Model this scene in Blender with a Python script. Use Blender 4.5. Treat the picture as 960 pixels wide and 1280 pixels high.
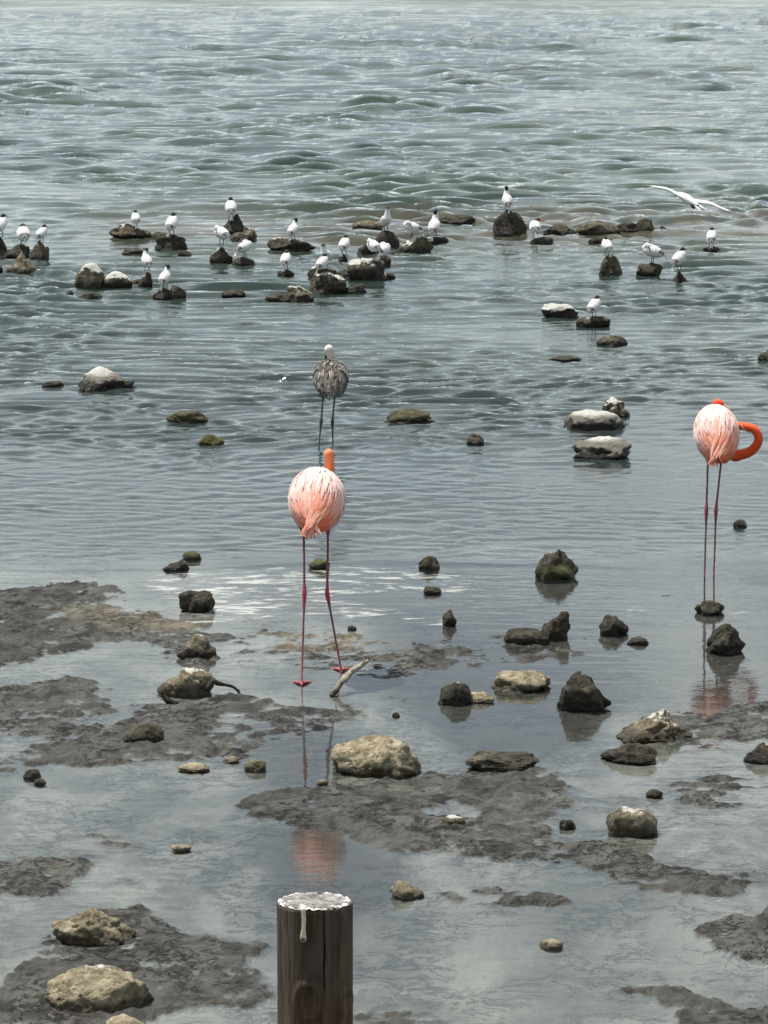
import bpy, bmesh, math, random
import numpy as np
from mathutils import Vector, Matrix, Quaternion
from mathutils.bvhtree import BVHTree

# ------------------------------------------------------------------ camera, sky, sun, exposure
W, H, F = 960, 1280, 4443.0            # photo size and focal length in photo pixels
CAM_H = 3.7
HORIZON = -120.0
PITCH = math.atan((H / 2 - HORIZON) / F)
scene = bpy.context.scene
for o in list(bpy.data.objects):
    bpy.data.objects.remove(o)
COL = scene.collection

cam_d = bpy.data.cameras.new('camera')
cam = bpy.data.objects.new('camera', cam_d)
COL.objects.link(cam)
cam.location = (0, 0, CAM_H)
cam.rotation_euler = (math.pi / 2 - PITCH, 0, 0)
cam_d.sensor_fit = 'VERTICAL'
cam_d.sensor_height = 24.0
cam_d.lens = F * 24.0 / H
cam_d.clip_end = 6000
scene.camera = cam

SUN_DIR = Vector((-0.30, 0.16, 0.94)).normalized()      # towards the sun
SUN_EL = math.asin(SUN_DIR.z)
SUN_AZ = math.atan2(SUN_DIR.x, SUN_DIR.y)               # clockwise from +Y
world = bpy.data.worlds.new('World')
scene.world = world
world.use_nodes = True
wn, wl = world.node_tree.nodes, world.node_tree.links
wn.clear()
w_out = wn.new('ShaderNodeOutputWorld')
w_bg = wn.new('ShaderNodeBackground')
w_bg.inputs['Strength'].default_value = 0.10
sky = wn.new('ShaderNodeTexSky')
sky.sky_type = 'NISHITA'
sky.sun_disc = False
sky.sun_elevation = SUN_EL
sky.sun_rotation = SUN_AZ
sky.dust_density = 2.0
sky.air_density = 1.0
tc = wn.new('ShaderNodeTexCoord')
sep = wn.new('ShaderNodeSeparateXYZ')
wl.new(tc.outputs['Generated'], sep.inputs[0])
zc = wn.new('ShaderNodeMath'); zc.operation = 'MAXIMUM'; zc.inputs[1].default_value = 0.0
wl.new(sep.outputs['Z'], zc.inputs[0])
za = wn.new('ShaderNodeMath'); za.operation = 'ADD'; za.inputs[1].default_value = 0.22
wl.new(zc.outputs[0], za.inputs[0])
dv = wn.new('ShaderNodeVectorMath'); dv.operation = 'DIVIDE'
cz = wn.new('ShaderNodeCombineXYZ')
for i in range(3):
    wl.new(za.outputs[0], cz.inputs[i])
wl.new(tc.outputs['Generated'], dv.inputs[0]); wl.new(cz.outputs[0], dv.inputs[1])
cn = wn.new('ShaderNodeTexNoise')
cn.inputs['Scale'].default_value = 2.6
cn.inputs['Detail'].default_value = 7
cn.inputs['Roughness'].default_value = 0.56
cn.inputs['Distortion'].default_value = 0.4
wl.new(dv.outputs[0], cn.inputs['Vector'])
cr = wn.new('ShaderNodeMapRange'); cr.interpolation_type = 'SMOOTHSTEP'
cr.inputs[1].default_value = 0.42; cr.inputs[2].default_value = 0.62
cr.inputs[3].default_value = 0.25; cr.inputs[4].default_value = 0.95
wl.new(cn.outputs['Fac'], cr.inputs[0])
mx = wn.new('ShaderNodeMix'); mx.data_type = 'RGBA'
wl.new(cr.outputs[0], mx.inputs['Factor'])
wl.new(sky.outputs[0], mx.inputs['A'])
mx.inputs['B'].default_value = (11.4, 12.5, 12.4, 1)      # bright thin cloud
hz = wn.new('ShaderNodeValToRGB')                # added brightness curve by elevation, shaped for the water's reflections, the same all round
rp = hz.color_ramp; rp.interpolation = 'EASE'
for q, v in ((0.0, 0.76), (0.14, 0.95), (0.42, 0.46), (1.0, 0.46)):
    e = rp.elements[0] if q == 0 else rp.elements[1] if q == 1.0 else rp.elements.new(q)
    e.position = q; e.color = (v, v, v, 1)
wl.new(zc.outputs[0], hz.inputs[0])
hm = wn.new('ShaderNodeVectorMath'); hm.operation = 'SCALE'
wl.new(mx.outputs['Result'], hm.inputs[0]); wl.new(hz.outputs[0], hm.inputs['Scale'])
wl.new(hm.outputs[0], w_bg.inputs['Color'])
wl.new(w_bg.outputs[0], w_out.inputs[0])

sun_d = bpy.data.lights.new('sun', 'SUN')
sun_d.energy = 4.3
sun_d.angle = math.radians(0.7)
sun_d.color = (1.0, 0.95, 0.88)
sun = bpy.data.objects.new('sun', sun_d)
COL.objects.link(sun)
sun.rotation_euler = SUN_DIR.to_track_quat('Z', 'Y').to_euler()

vs = scene.view_settings
vs.view_transform = 'Standard'
vs.look = 'None'
vs.exposure = 0.46
vs.gamma = 1.0
vs.use_curve_mapping = False
scene.render.engine = 'CYCLES'
scene.cycles.use_denoising = True
scene.cycles.max_bounces = 8
scene.cycles.transparent_max_bounces = 12
scene.cycles.caustics_reflective = False
scene.cycles.caustics_refractive = False

# ------------------------------------------------------------------ photo pixel -> place
_R = cam.rotation_euler.to_matrix()
def ray(x, y):
    return _R @ Vector((x - W / 2, H / 2 - y, -F))
def on_plane(x, y, z=0.0):
    r = ray(x, y); t = (z - CAM_H) / r.z
    return Vector((r.x * t, r.y * t, z))
def at_depth(x, y, Y):
    r = ray(x, y); t = Y / r.y
    return Vector((r.x * t, Y, CAM_H + r.z * t))
def project(X, Y, Z=0.0):
    """numpy: place -> photo pixel"""
    c, s = math.cos(PITCH), math.sin(PITCH)
    dz = Z - CAM_H
    depth = Y * c - dz * s
    up = Y * s + dz * c
    return W / 2 + F * X / depth, H / 2 - F * up / depth
def ppm(Y):
    return F / (Y * math.cos(PITCH) + CAM_H * math.sin(PITCH))

# ------------------------------------------------------------------ numpy noise
def _h(ix, iy, iz, seed):
    n = (ix * 374761393 + iy * 668265263 + iz * 1274126177 + seed * 974634777) & 0xFFFFFFFF
    n = ((n ^ (n >> 13)) * 1274126177) & 0xFFFFFFFF
    return ((n ^ (n >> 16)) & 0xFFFF) / 32767.5 - 1.0
def noise3(p, seed=0):
    p = np.asarray(p, float)
    i = np.floor(p).astype(np.int64); f = p - i
    u = f * f * f * (f * (f * 6 - 15) + 10)
    r = 0
    for dx in (0, 1):
        wx = u[..., 0] if dx else 1 - u[..., 0]
        for dy in (0, 1):
            wy = u[..., 1] if dy else 1 - u[..., 1]
            for dz in (0, 1):
                wz = u[..., 2] if dz else 1 - u[..., 2]
                r = r + wx * wy * wz * _h(i[..., 0] + dx, i[..., 1] + dy, i[..., 2] + dz, seed)
    return r
def noise2(x, y, seed=0):
    ix = np.floor(x).astype(np.int64); iy = np.floor(y).astype(np.int64)
    fx = x - ix; fy = y - iy
    ux = fx * fx * fx * (fx * (fx * 6 - 15) + 10); uy = fy * fy * fy * (fy * (fy * 6 - 15) + 10)
    h = lambda a, b: _h(ix + a, iy + b, 7, seed)
    return (h(0, 0) * (1 - ux) + h(1, 0) * ux) * (1 - uy) + (h(0, 1) * (1 - ux) + h(1, 1) * ux) * uy
def fbm2(x, y, octv=5, gain=0.5, seed=0, lac=2.03):
    r = 0; a = 1.0
    for k in range(octv):
        c, s = math.cos(k * 0.9), math.sin(k * 0.9)
        r = r + a * noise2(x * c - y * s + 13.7 * k, x * s + y * c - 5.1 * k, seed + k)
        x = x * lac; y = y * lac; a *= gain
    return r
def fbm3(p, octv=4, gain=0.5, seed=0, lac=2.05):
    r = 0; a = 1.0
    for k in range(octv):
        r = r + a * noise3(p + 9.13 * k, seed + k); p = p * lac; a *= gain
    return r
def sstep(a, b, x):
    t = np.clip((x - a) / (b - a), 0, 1)
    return t * t * (3 - 2 * t)

# ------------------------------------------------------------------ object helpers
def tag(o, label=None, cat=None, group=None, kind=None):
    if label: o['label'] = label
    if cat: o['category'] = cat
    if group: o['group'] = group
    if kind: o['kind'] = kind
    return o
def link(name, me, mat=None, parent=None, smooth=True):
    o = bpy.data.objects.new(name, me)
    COL.objects.link(o)
    if mat is not None and len(me.materials) == 0:
        me.materials.append(mat)
    if smooth:
        me.shade_smooth()
    if parent is not None:
        o.parent = parent
    return o
def empty(name, loc=(0, 0, 0), rz=0.0):
    o = bpy.data.objects.new(name, None)
    COL.objects.link(o)
    o.location = loc; o.rotation_euler = (0, 0, rz)
    o.empty_display_size = 0.1
    return o
def grid_mesh(name, X, Y, Z):
    n, m = X.shape
    co = np.stack([X, Y, Z], -1).reshape(-1, 3).astype(np.float32)
    i = np.arange(n * m).reshape(n, m)
    q = np.stack([i[:-1, :-1], i[:-1, 1:], i[1:, 1:], i[1:, :-1]], -1).reshape(-1, 4).astype(np.int32)
    me = bpy.data.meshes.new(name)
    me.vertices.add(len(co)); me.vertices.foreach_set('co', co.ravel())
    me.loops.add(q.size); me.loops.foreach_set('vertex_index', q.ravel())
    me.polygons.add(len(q))
    me.polygons.foreach_set('loop_start', np.arange(0, q.size, 4, dtype=np.int32))
    me.update(calc_edges=True)
    return me
def float_attr(me, name, v):
    a = me.attributes.new(name, 'FLOAT', 'POINT')
    a.data.foreach_set('value', np.asarray(v, np.float32).ravel())
def color_attr(me, cols):
    a = me.attributes.new('Col', 'FLOAT_COLOR', 'POINT')
    c = np.ones((len(cols), 4), np.float32); c[:, :3] = cols
    a.data.foreach_set('color', c.ravel())
def verts_of(me):
    a = np.empty(len(me.vertices) * 3, np.float32); me.vertices.foreach_get('co', a)
    return a.reshape(-1, 3)
def normals_of(me):
    a = np.empty(len(me.vertices) * 3, np.float32); me.vertices.foreach_get('normal', a)
    return a.reshape(-1, 3)

# ------------------------------------------------------------------ materials
def new_mat(name):
    m = bpy.data.materials.new(name); m.use_nodes = True
    n, l = m.node_tree.nodes, m.node_tree.links
    n.clear()
    out = n.new('ShaderNodeOutputMaterial')
    return m, n, l, out
class NT:
    """small helper for node graphs"""
    def __init__(s, n, l): s.n, s.l = n, l
    def val(s, sock, v):
        if hasattr(v, 'is_output') or isinstance(v, bpy.types.NodeSocket): s.l.new(v, sock)
        else: sock.default_value = v
    def math(s, op, a, b=0.0, c=None, clamp=False):
        k = s.n.new('ShaderNodeMath'); k.operation = op; k.use_clamp = clamp
        s.val(k.inputs[0], a); s.val(k.inputs[1], b)
        if c is not None: s.val(k.inputs[2], c)
        return k.outputs[0]
    def rng(s, x, a, b, c=0.0, d=1.0, smooth=True):
        k = s.n.new('ShaderNodeMapRange'); k.interpolation_type = 'SMOOTHSTEP' if smooth else 'LINEAR'
        s.val(k.inputs[0], x)
        for i, v in enumerate((a, b, c, d)): s.val(k.inputs[i + 1], v)
        return k.outputs[0]
    def mix(s, f, a, b):
        k = s.n.new('ShaderNodeMix'); k.data_type = 'RGBA'
        s.val(k.inputs['Factor'], f)
        for nm, v in (('A', a), ('B', b)):
            if isinstance(v, tuple): v = (*v[:3], 1.0)
            s.val(k.inputs[nm], v)
        return k.outputs['Result']
    def noise(s, vec, scale, detail=4.0, rough=0.55, dist=0.0):
        k = s.n.new('ShaderNodeTexNoise')
        if vec is not None: s.l.new(vec, k.inputs['Vector'])
        k.inputs['Scale'].default_value = scale; k.inputs['Detail'].default_value = detail
        k.inputs['Roughness'].default_value = rough; k.inputs['Distortion'].default_value = dist
        return k.outputs['Fac']
    def scale(s, vec, sc, off=None):
        k = s.n.new('ShaderNodeMapping'); s.l.new(vec, k.inputs['Vector'])
        k.inputs['Scale'].default_value = sc
        if off is not None: s.val(k.inputs['Location'], off)
        return k.outputs[0]
    def attr(s, name, kind='GEOMETRY', out='Fac'):
        k = s.n.new('ShaderNodeAttribute'); k.attribute_type = kind; k.attribute_name = name
        return k.outputs[out]
    def bump(s, h, strength, dist, nrm=None):
        k = s.n.new('ShaderNodeBump'); s.val(k.inputs['Strength'], strength); s.val(k.inputs['Distance'], dist)
        s.l.new(h, k.inputs['Height'])
        if nrm is not None: s.l.new(nrm, k.inputs['Normal'])
        return k.outputs[0]
    def geo(s, out): 
        k = s.n.new('ShaderNodeNewGeometry'); return k.outputs[out]
    def obj(s): 
        k = s.n.new('ShaderNodeTexCoord'); return k.outputs['Object']
    def sepz(s, v):
        k = s.n.new('ShaderNodeSeparateXYZ'); s.l.new(v, k.inputs[0]); return k.outputs
    def principled(s, out, **kw):
        k = s.n.new('ShaderNodeBsdfPrincipled')
        for a, v in kw.items():
            a = a.replace('_', ' ')
            if isinstance(v, tuple): v = (*v[:3], 1.0)
            s.val(k.inputs[a], v)
        if out is not None: s.l.new(k.outputs[0], out.inputs['Surface'])
        return k

def mat_mud():
    m, n, l, out = new_mat('wet_mud'); t = NT(n, l)
    pos = t.geo('Position')
    p2 = t.scale(pos, (1.0, 0.55, 1.0))
    big = t.noise(p2, 1.3, 4, 0.6)
    mid = t.noise(p2, 9, 5, 0.65, 0.6)
    fine = t.noise(t.scale(pos, (1, .8, 1)), 60, 5, 0.7)
    sand = t.attr('sand')
    hz = t.sepz(pos)[2]
    c = t.mix(t.rng(big, 0.35, 0.65), (0.050, 0.049, 0.043), (0.094, 0.091, 0.078))
    c = t.mix(t.rng(mid, 0.42, 0.66), c, (0.026, 0.0245, 0.022))
    c = t.mix(t.math('MULTIPLY', t.rng(fine, 0.55, 0.75), 0.55), c, (0.135, 0.129, 0.109))
    c = t.mix(t.math('MULTIPLY', sand, t.rng(mid, 0.3, 0.6, 0.9, 0.35)), c, (0.19, 0.16, 0.105))
    k1 = t.math('ABSOLUTE', t.math('SUBTRACT', t.noise(t.scale(pos, (6, 9, 1)), 1.0, 6, 0.7, 0.8), 0.5))
    crk = t.rng(k1, 0.004, 0.03, 1.0, 0.0)                 # drying cracks and worm trails
    crk = t.math('MULTIPLY', crk, t.rng(t.noise(p2, 2.6, 3, 0.6), 0.42, 0.58))
    c = t.mix(t.math('MULTIPLY', crk, 0.75), c, (0.012, 0.0115, 0.011))  # shadow inside the cracks put into the colour
    silt = t.mix(t.rng(t.noise(p2, 2.1, 5, 0.6, 0.5), 0.38, 0.66), (0.17, 0.176, 0.164), (0.36, 0.362, 0.34))
    deep = t.rng(t.math('ADD', hz, t.math('MULTIPLY', t.math('SUBTRACT', mid, 0.5), 0.010)), -0.0110, 0.0050)   # pale carbonate silt settled in the hollows
    silt = t.mix(t.math('MULTIPLY', t.attr('dark'), 0.92), silt, (0.060, 0.060, 0.055))   # black mud bottom in the open channel
    c = t.mix(deep, silt, c)
    rough = t.rng(mid, 0.35, 0.62, 0.36, 0.75)
    hgt = t.math('SUBTRACT', t.math('ADD', t.math('MULTIPLY', mid, 1.1), t.math('MULTIPLY', fine, 0.55)), t.math('MULTIPLY', crk, 0.5))
    nb = t.bump(hgt, 1.0, 0.022)
    t.principled(out, Base_Color=c, Roughness=rough, Normal=nb, Specular_IOR_Level=0.22)
    return m

def mat_water():
    m, n, l, out = new_mat('shallow_sea_water'); t = NT(n, l)
    pos = t.geo('Position')
    turb, foam, reef, chop = t.attr('turbid'), t.attr('foam'), t.attr('reef'), t.attr('chop')
    # ripple relief, longer along the shore than across it
    r1 = t.noise(t.scale(pos, (2.2, 7.0, 1)), 1.0, 4, 0.6, 0.5)
    r2 = t.noise(t.scale(pos, (7.0, 20.0, 1)), 1.0, 3, 0.6, 0.3)
    hgt = t.math('ADD', r1, t.math('MULTIPLY', r2, 0.32))
    nb = t.bump(hgt, 1.0, t.math('MULTIPLY', chop, 0.030))
    # body of the water
    drift = t.noise(t.scale(pos, (0.05, 0.16, 1)), 1.0, 4, 0.6)
    body = t.mix(t.rng(drift, 0.35, 0.65), (0.021, 0.036, 0.031), (0.042, 0.061, 0.048))
    sx = t.sepz(pos)[1]
    body = t.mix(t.rng(sx, 22, 40), (0.026, 0.036, 0.036), body)
    body = t.mix(t.math('MULTIPLY', reef, t.rng(t.noise(t.scale(pos, (.8, 1.4, 1)), 1.0, 3), .35, .6)), body, (0.065, 0.055, 0.036))
    dif = n.new('ShaderNodeBsdfDiffuse'); l.new(body, dif.inputs['Color'])
    tra = n.new('ShaderNodeBsdfTransparent'); tra.inputs['Color'].default_value = (0.86, 0.88, 0.86, 1)
    inner = n.new('ShaderNodeMixShader')
    l.new(turb, inner.inputs[0]); l.new(tra.outputs[0], inner.inputs[1]); l.new(dif.outputs[0], inner.inputs[2])
    glo = n.new('ShaderNodeBsdfGlossy'); glo.inputs['Roughness'].default_value = 0.03
    glo.inputs['Color'].default_value = (1, 1, 1, 1)
    l.new(nb, glo.inputs['Normal'])
    fr = n.new('ShaderNodeFresnel'); fr.inputs['IOR'].default_value = 1.34
    l.new(nb, fr.inputs['Normal'])
    surf = n.new('ShaderNodeMixShader')
    l.new(fr.outputs[0], surf.inputs[0]); l.new(inner.outputs[0], surf.inputs[1]); l.new(glo.outputs[0], surf.inputs[2])
    # foam: thin drifting streaks; sunlit left flank put into the colour, paler and greyer
    f1 = t.noise(t.scale(pos, (2.0, 5.5, 1)), 1.0, 7, 0.68, 1.6)
    f2 = t.noise(t.scale(pos, (9.0, 16.0, 1)), 1.0, 4, 0.6, 0.6)
    fm = t.math('ADD', t.math('MULTIPLY', f1, 0.72), t.math('MULTIPLY', f2, 0.28))
    thr = t.math('SUBTRACT', 0.80, t.math('MULTIPLY', foam, 0.30))
    fmask = t.rng(fm, thr, t.math('ADD', thr, 0.10), 0.0, 0.5)
    fd = n.new('ShaderNodeBsdfDiffuse'); fd.inputs['Color'].default_value = (0.62, 0.62, 0.58, 1)
    fin = n.new('ShaderNodeMixShader')
    l.new(fmask, fin.inputs[0]); l.new(surf.outputs[0], fin.inputs[1]); l.new(fd.outputs[0], fin.inputs[2])
    l.new(fin.outputs[0], out.inputs['Surface'])
    return m

def mat_rock():
    m, n, l, out = new_mat('shore_rock'); t = NT(n, l)
    ob = t.obj(); pos = t.geo('Position')
    oi = n.new('ShaderNodeObjectInfo')
    rnd = oi.outputs['Random']
    cmb = n.new('ShaderNodeCombineXYZ'); 
    for i in range(3): l.new(t.math('MULTIPLY', rnd, 37.0 + 11 * i), cmb.inputs[i])
    va = n.new('ShaderNodeVectorMath'); va.operation = 'ADD'; l.new(pos, va.inputs[0]); l.new(cmb.outputs[0], va.inputs[1])
    v = va.outputs[0]
    tone, guano, algae = t.attr('tone', 'OBJECT'), t.attr('guano', 'OBJECT'), t.attr('algae', 'OBJECT')
    wet = t.attr('wet', 'OBJECT')
    n1 = t.noise(v, 6, 5, 0.62, 0.3); n2 = t.noise(v, 24, 6, 0.68, 0.4); n3 = t.noise(v, 110, 4, 0.7)
    dark = t.mix(t.rng(n2, 0.35, 0.65), (0.022, 0.0195, 0.0135), (0.080, 0.069, 0.046))
    tan = t.mix(t.rng(n2, 0.32, 0.68), (0.210, 0.170, 0.100), (0.560, 0.480, 0.330))
    tn = t.math('ADD', t.math('MULTIPLY', tone, 1.2), t.math('MULTIPLY', t.math('SUBTRACT', n1, 0.5), 0.9), clamp=True)
    c = t.mix(t.rng(tn, 0.15, 0.85), dark, tan)
    c = t.mix(t.math('MULTIPLY', t.rng(n3, 0.56, 0.72), 0.4), c, (0.025, 0.023, 0.02))
    vor = n.new('ShaderNodeTexVoronoi'); l.new(v, vor.inputs['Vector']); vor.inputs['Scale'].default_value = 26
    pit = t.rng(vor.outputs['Distance'], 0.08, 0.30)
    c = t.mix(t.math('MULTIPLY', t.rng(n1, .5, .62), t.math('SUBTRACT', 1.0, pit)), c, (0.02, 0.018, 0.015))
    # lichen / dried salt and droppings on the crown
    nz = t.sepz(t.geo('Normal'))[2]
    oz = t.sepz(ob)[2]
    top = t.attr('topness')
    gthr = t.math('SUBTRACT', 1.31, t.math('MULTIPLY', guano, 0.72))
    gsum = t.math('ADD', t.math('MULTIPLY', top, 0.75), t.math('MULTIPLY', t.math('ADD', n1, t.math('MULTIPLY', n2, 0.9)), 0.50))
    gm = t.rng(gsum, gthr, t.math('ADD', gthr, 0.08))
    gm = t.math('MULTIPLY', gm, t.rng(guano, 0.02, 0.12))
    c = t.mix(t.math('MULTIPLY', gm, 0.92), c, t.mix(n2, (0.48, 0.46, 0.41), (0.78, 0.77, 0.72)))
    # green weed near the water line
    am = t.math('MULTIPLY', algae, t.rng(t.math('ADD', oz, t.math('MULTIPLY', n1, -0.10)), -0.035, 0.05, 1.0, 0.0))
    c = t.mix(am, c, t.mix(n2, (0.060, 0.066, 0.010), (0.160, 0.165, 0.022)))
    # wet band above the water
    wl_ = t.math('ADD', t.math('MULTIPLY', t.math('SUBTRACT', n1, 0.5), 0.05), wet)
    wm = t.rng(oz, t.math('SUBTRACT', wl_, 0.006), t.math('ADD', wl_, 0.022), 1.0, 0.0)
    hs = n.new('ShaderNodeMix'); hs.data_type = 'RGBA'; hs.blend_type = 'MULTIPLY'
    l.new(t.math('MULTIPLY', wm, 0.92), hs.inputs['Factor']); l.new(c, hs.inputs['A']); hs.inputs['B'].default_value = (0.24, 0.22, 0.18, 1)
    c = hs.outputs['Result']
    rough = t.mix(wm, (0.85, 0.85, 0.85), (0.38, 0.38, 0.38))
    rr = n.new('ShaderNodeSeparateColor'); l.new(rough, rr.inputs[0])
    hgt = t.math('ADD', t.math('MULTIPLY', n2, 1.0), t.math('ADD', t.math('MULTIPLY', n3, 0.35), t.math('MULTIPLY', pit, 0.25)))
    nb = t.bump(hgt, 1.0, 0.03)
    t.principled(out, Base_Color=c, Roughness=rr.outputs[0], Normal=nb, Specular_IOR_Level=0.35)
    return m

def mat_plumage(name, rough=0.75, sheen=0.25):
    m, n, l, out = new_mat(name); t = NT(n, l)
    c = t.attr('Col', out='Color')
    v = t.noise(t.scale(t.obj(), (1, 1, 1)), 60, 4, 0.6)
    hs = n.new('ShaderNodeMix'); hs.data_type = 'RGBA'; hs.blend_type = 'MULTIPLY'
    hs.inputs['Factor'].default_value = 1.0
    l.new(c, hs.inputs['A']); l.new(t.mix(v, (0.78, 0.76, 0.76), (1.1, 1.1, 1.1)), hs.inputs['B'])
    nb = t.bump(v, 0.35, 0.006)
    k = t.principled(out, Base_Color=hs.outputs['Result'], Roughness=rough, Normal=nb, Specular_IOR_Level=0.25)
    k.inputs['Sheen Weight'].default_value = sheen
    k.inputs['Sheen Roughness'].default_value = 0.5
    return m

def mat_flat(name, c, rough=0.5, spec=0.4):
    m, n, l, out = new_mat(name); t = NT(n, l)
    v = t.noise(t.obj(), 90, 4, 0.6)
    t.principled(out, Base_Color=t.mix(v, tuple(x * 0.7 for x in c), tuple(min(1, x * 1.25) for x in c)),
                 Roughness=rough, Specular_IOR_Level=spec)
    return m

def mat_wood(name, dark, light, zs=3.0, xs=60.0):
    m, n, l, out = new_mat(name); t = NT(n, l)
    ob = t.obj()
    g1 = t.noise(t.scale(ob, (xs, xs, zs)), 1.0, 6, 0.65, 0.35)
    g2 = t.noise(t.scale(ob, (xs * .25, xs * .25, zs * .6)), 1.0, 4, 0.6)
    c = t.mix(t.rng(t.math('ADD', t.math('MULTIPLY', g1, 0.5), t.math('MULTIPLY', t.noise(t.scale(ob, (xs * .5, xs * .5, zs * 3)), 1.0, 5, 0.6, 1.0), 0.5)), 0.34, 0.66), dark, light)
    c = t.mix(t.math('MULTIPLY', t.rng(g2, 0.5, 0.68), 0.55), c, tuple(x * 0.55 for x in dark))
    cc = t.attr('Col', out='Color')
    hs = n.new('ShaderNodeMix'); hs.data_type = 'RGBA'; hs.blend_type = 'MULTIPLY'; hs.inputs['Factor'].default_value = 1.0
    l.new(c, hs.inputs['A']); l.new(cc, hs.inputs['B'])
    nb = t.bump(g1, 0.6, 0.004)
    t.principled(out, Base_Color=hs.outputs['Result'], Roughness=0.8, Normal=nb, Specular_IOR_Level=0.2)
    return m

M_MUD, M_WATER, M_ROCK = mat_mud(), mat_water(), mat_rock()
M_PLUME = mat_plumage('plumage')
M_SKIN = mat_plumage('leg_skin_and_down', 0.6, 0.1)
M_BILL_DARK = mat_flat('dark_horn', (0.03, 0.028, 0.028), 0.35)
M_BILL_PALE = mat_flat('pale_horn', (0.70, 0.55, 0.45), 0.4)
M_BILL_RED = mat_flat('red_horn', (0.55, 0.09, 0.03), 0.4)
M_EYE = mat_flat('eye', (0.02, 0.015, 0.01), 0.15)

# ------------------------------------------------------------------ the ground: mud flat and sea bed
# outlines of the exposed mud, read off the photograph as ground points (x, y in photo pixels)
MUD = [  # (height m, polygon)
 (0.9, [(-260,735),(0,737),(60,729),(130,729),(172,745),(112,757),(190,768),(262,785),(228,793),(150,801),(60,822),(0,832),(-260,850)]),
 (0.74, [(-260,862),(0,862),(100,846),(200,880),(300,866),(385,884),(462,893),(430,906),(335,925),(314,946),(240,954),(100,957),(40,964),(0,975),(-260,985)]),
 (0.60, [(190,792),(330,788),(520,795),(640,806),(750,818),(730,828),(600,832),(480,850),(360,832),(240,838),(180,815)]),
 (1.0, [(288,1004),(345,990),(420,976),(480,978),(545,962),(625,966),(690,972),(665,985),(715,1000),(700,1020),(690,1032),(760,1058),(800,1068),(825,1083),(885,1092),(938,1104),(950,1120),(905,1124),(800,1107),(720,1080),(640,1077),(560,1066),(500,1066),(458,1056),(425,1040),(345,1026),(300,1014)]),
 (0.7, [(640,955),(720,950),(715,985),(690,1000),(640,985)]),
 (0.85, [(790,902),(870,888),(960,878),(1240,870),(1240,925),(960,925),(900,938),(835,934),(800,918)]),
 (0.58, [(830,978),(900,968),(960,972),(1240,965),(1240,1012),(960,1008),(880,1012),(820,995)]),
 (0.75, [(520,1109),(600,1103),(700,1114),(745,1128),(650,1136),(560,1131)]),
 (0.58, [(628,1148),(720,1160),(800,1171),(890,1176),(800,1180),(700,1166)]),
 (0.95, [(868,1162),(905,1146),(960,1134),(1240,1110),(1240,1212),(960,1206),(915,1200),(880,1182)]),
 (0.95, [(758,1236),(830,1231),(848,1235),(882,1247),(960,1255),(1240,1262),(1240,1330),(850,1330),(840,1268),(820,1246)]),
 (0.85, [(-260,1068),(0,1074),(80,1074),(128,1080),(92,1100),(62,1121),(0,1116),(-260,1112)]),
 (0.55, [(75,1012),(130,1008),(135,1025),(215,1056),(225,1066),(130,1068),(100,1040)]),
 (1.0, [(-260,1225),(0,1232),(50,1185),(95,1142),(160,1134),(208,1130),(190,1150),(232,1165),(310,1178),(350,1178),(330,1190),(304,1200),(332,1222),(345,1246),(300,1262),(200,1268),(190,1284),(60,1284),(0,1300),(-260,1320)]),
 (0.6, [(435,1266),(490,1260),(540,1268),(560,1300),(430,1300)]),
 (0.52, [(590,786),(690,782),(760,800),(750,818),(640,822)]),
 (0.50, [(600,862),(660,840),(700,850),(690,868)]),
]
POOLS = [[(690,1044),(712,1036),(760,1036),(778,1044),(750,1055),(705,1054)],
         [(505,1011),(560,1006),(610,1012),(600,1022),(540,1022)],
         [(90,1170),(150,1172),(160,1184),(100,1190),(75,1182)]]
SAND = [[(60,758),(180,762),(262,783),(240,792),(150,786),(80,772)], [(585,866),(620,864),(618,880),(588,880)],
        [(330,790),(480,792),(520,805),(420,818),(330,812)]]
DARK = [[(300,690),(1260,690),(1260,890),(960,884),(880,892),(770,884),(740,930),(600,958),(530,905),(470,862),(470,780),(300,760)],
        [(300,900),(420,905),(440,930),(420,975),(340,990),(310,960)], [(325,1022),(430,1038),(500,1068),(520,1115),(440,1150),(330,1130)]]
FOAM = [(1.0, [(200,712),(420,700),(560,704),(640,722),(600,752),(430,745),(560,772),(660,788),(610,795),(480,782),(300,782),(190,800),(215,760),(160,735)]),
        (0.8, [(0,706),(180,704),(210,722),(140,730),(0,728)]),
        (0.95, [(640,752),(690,752),(820,758),(810,772),(700,768),(650,764)]),
        (0.6, [(700,738),(960,740),(960,790),(760,775)]),
        (0.8, [(868,762),(912,760),(910,772),(870,772)])]
S = 2.0   # raster cells per 2 px
RX0, RX1, RY0, RY1 = -300, 1260, 660, 1340
gx = np.arange(RX0, RX1, S); gy = np.arange(RY0, RY1, S)
GX, GY = np.meshgrid(gx, gy)
def raster(poly):
    inside = np.zeros(GX.shape, bool)
    for (x0, y0), (x1, y1) in zip(poly, poly[1:] + poly[:1]):
        if y0 == y1: continue
        c = (GY >= min(y0, y1)) & (GY < max(y0, y1))
        xi = x0 + (GY - y0) * (x1 - x0) / (y1 - y0)
        inside ^= c & (GX < xi)
    return inside.astype(float)
def blur(a, sx, sy):
    for axis, sg in ((1, sx / S), (0, sy / S)):
        r = int(3 * sg) + 1
        k = np.exp(-0.5 * (np.arange(-r, r + 1) / sg) ** 2); k /= k.sum()
        p = np.pad(a, [(r, r) if ax == axis else (0, 0) for ax in (0, 1)], mode='edge')
        a = np.apply_along_axis(lambda v: np.convolve(v, k, 'valid'), axis, p)
    return a
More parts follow.
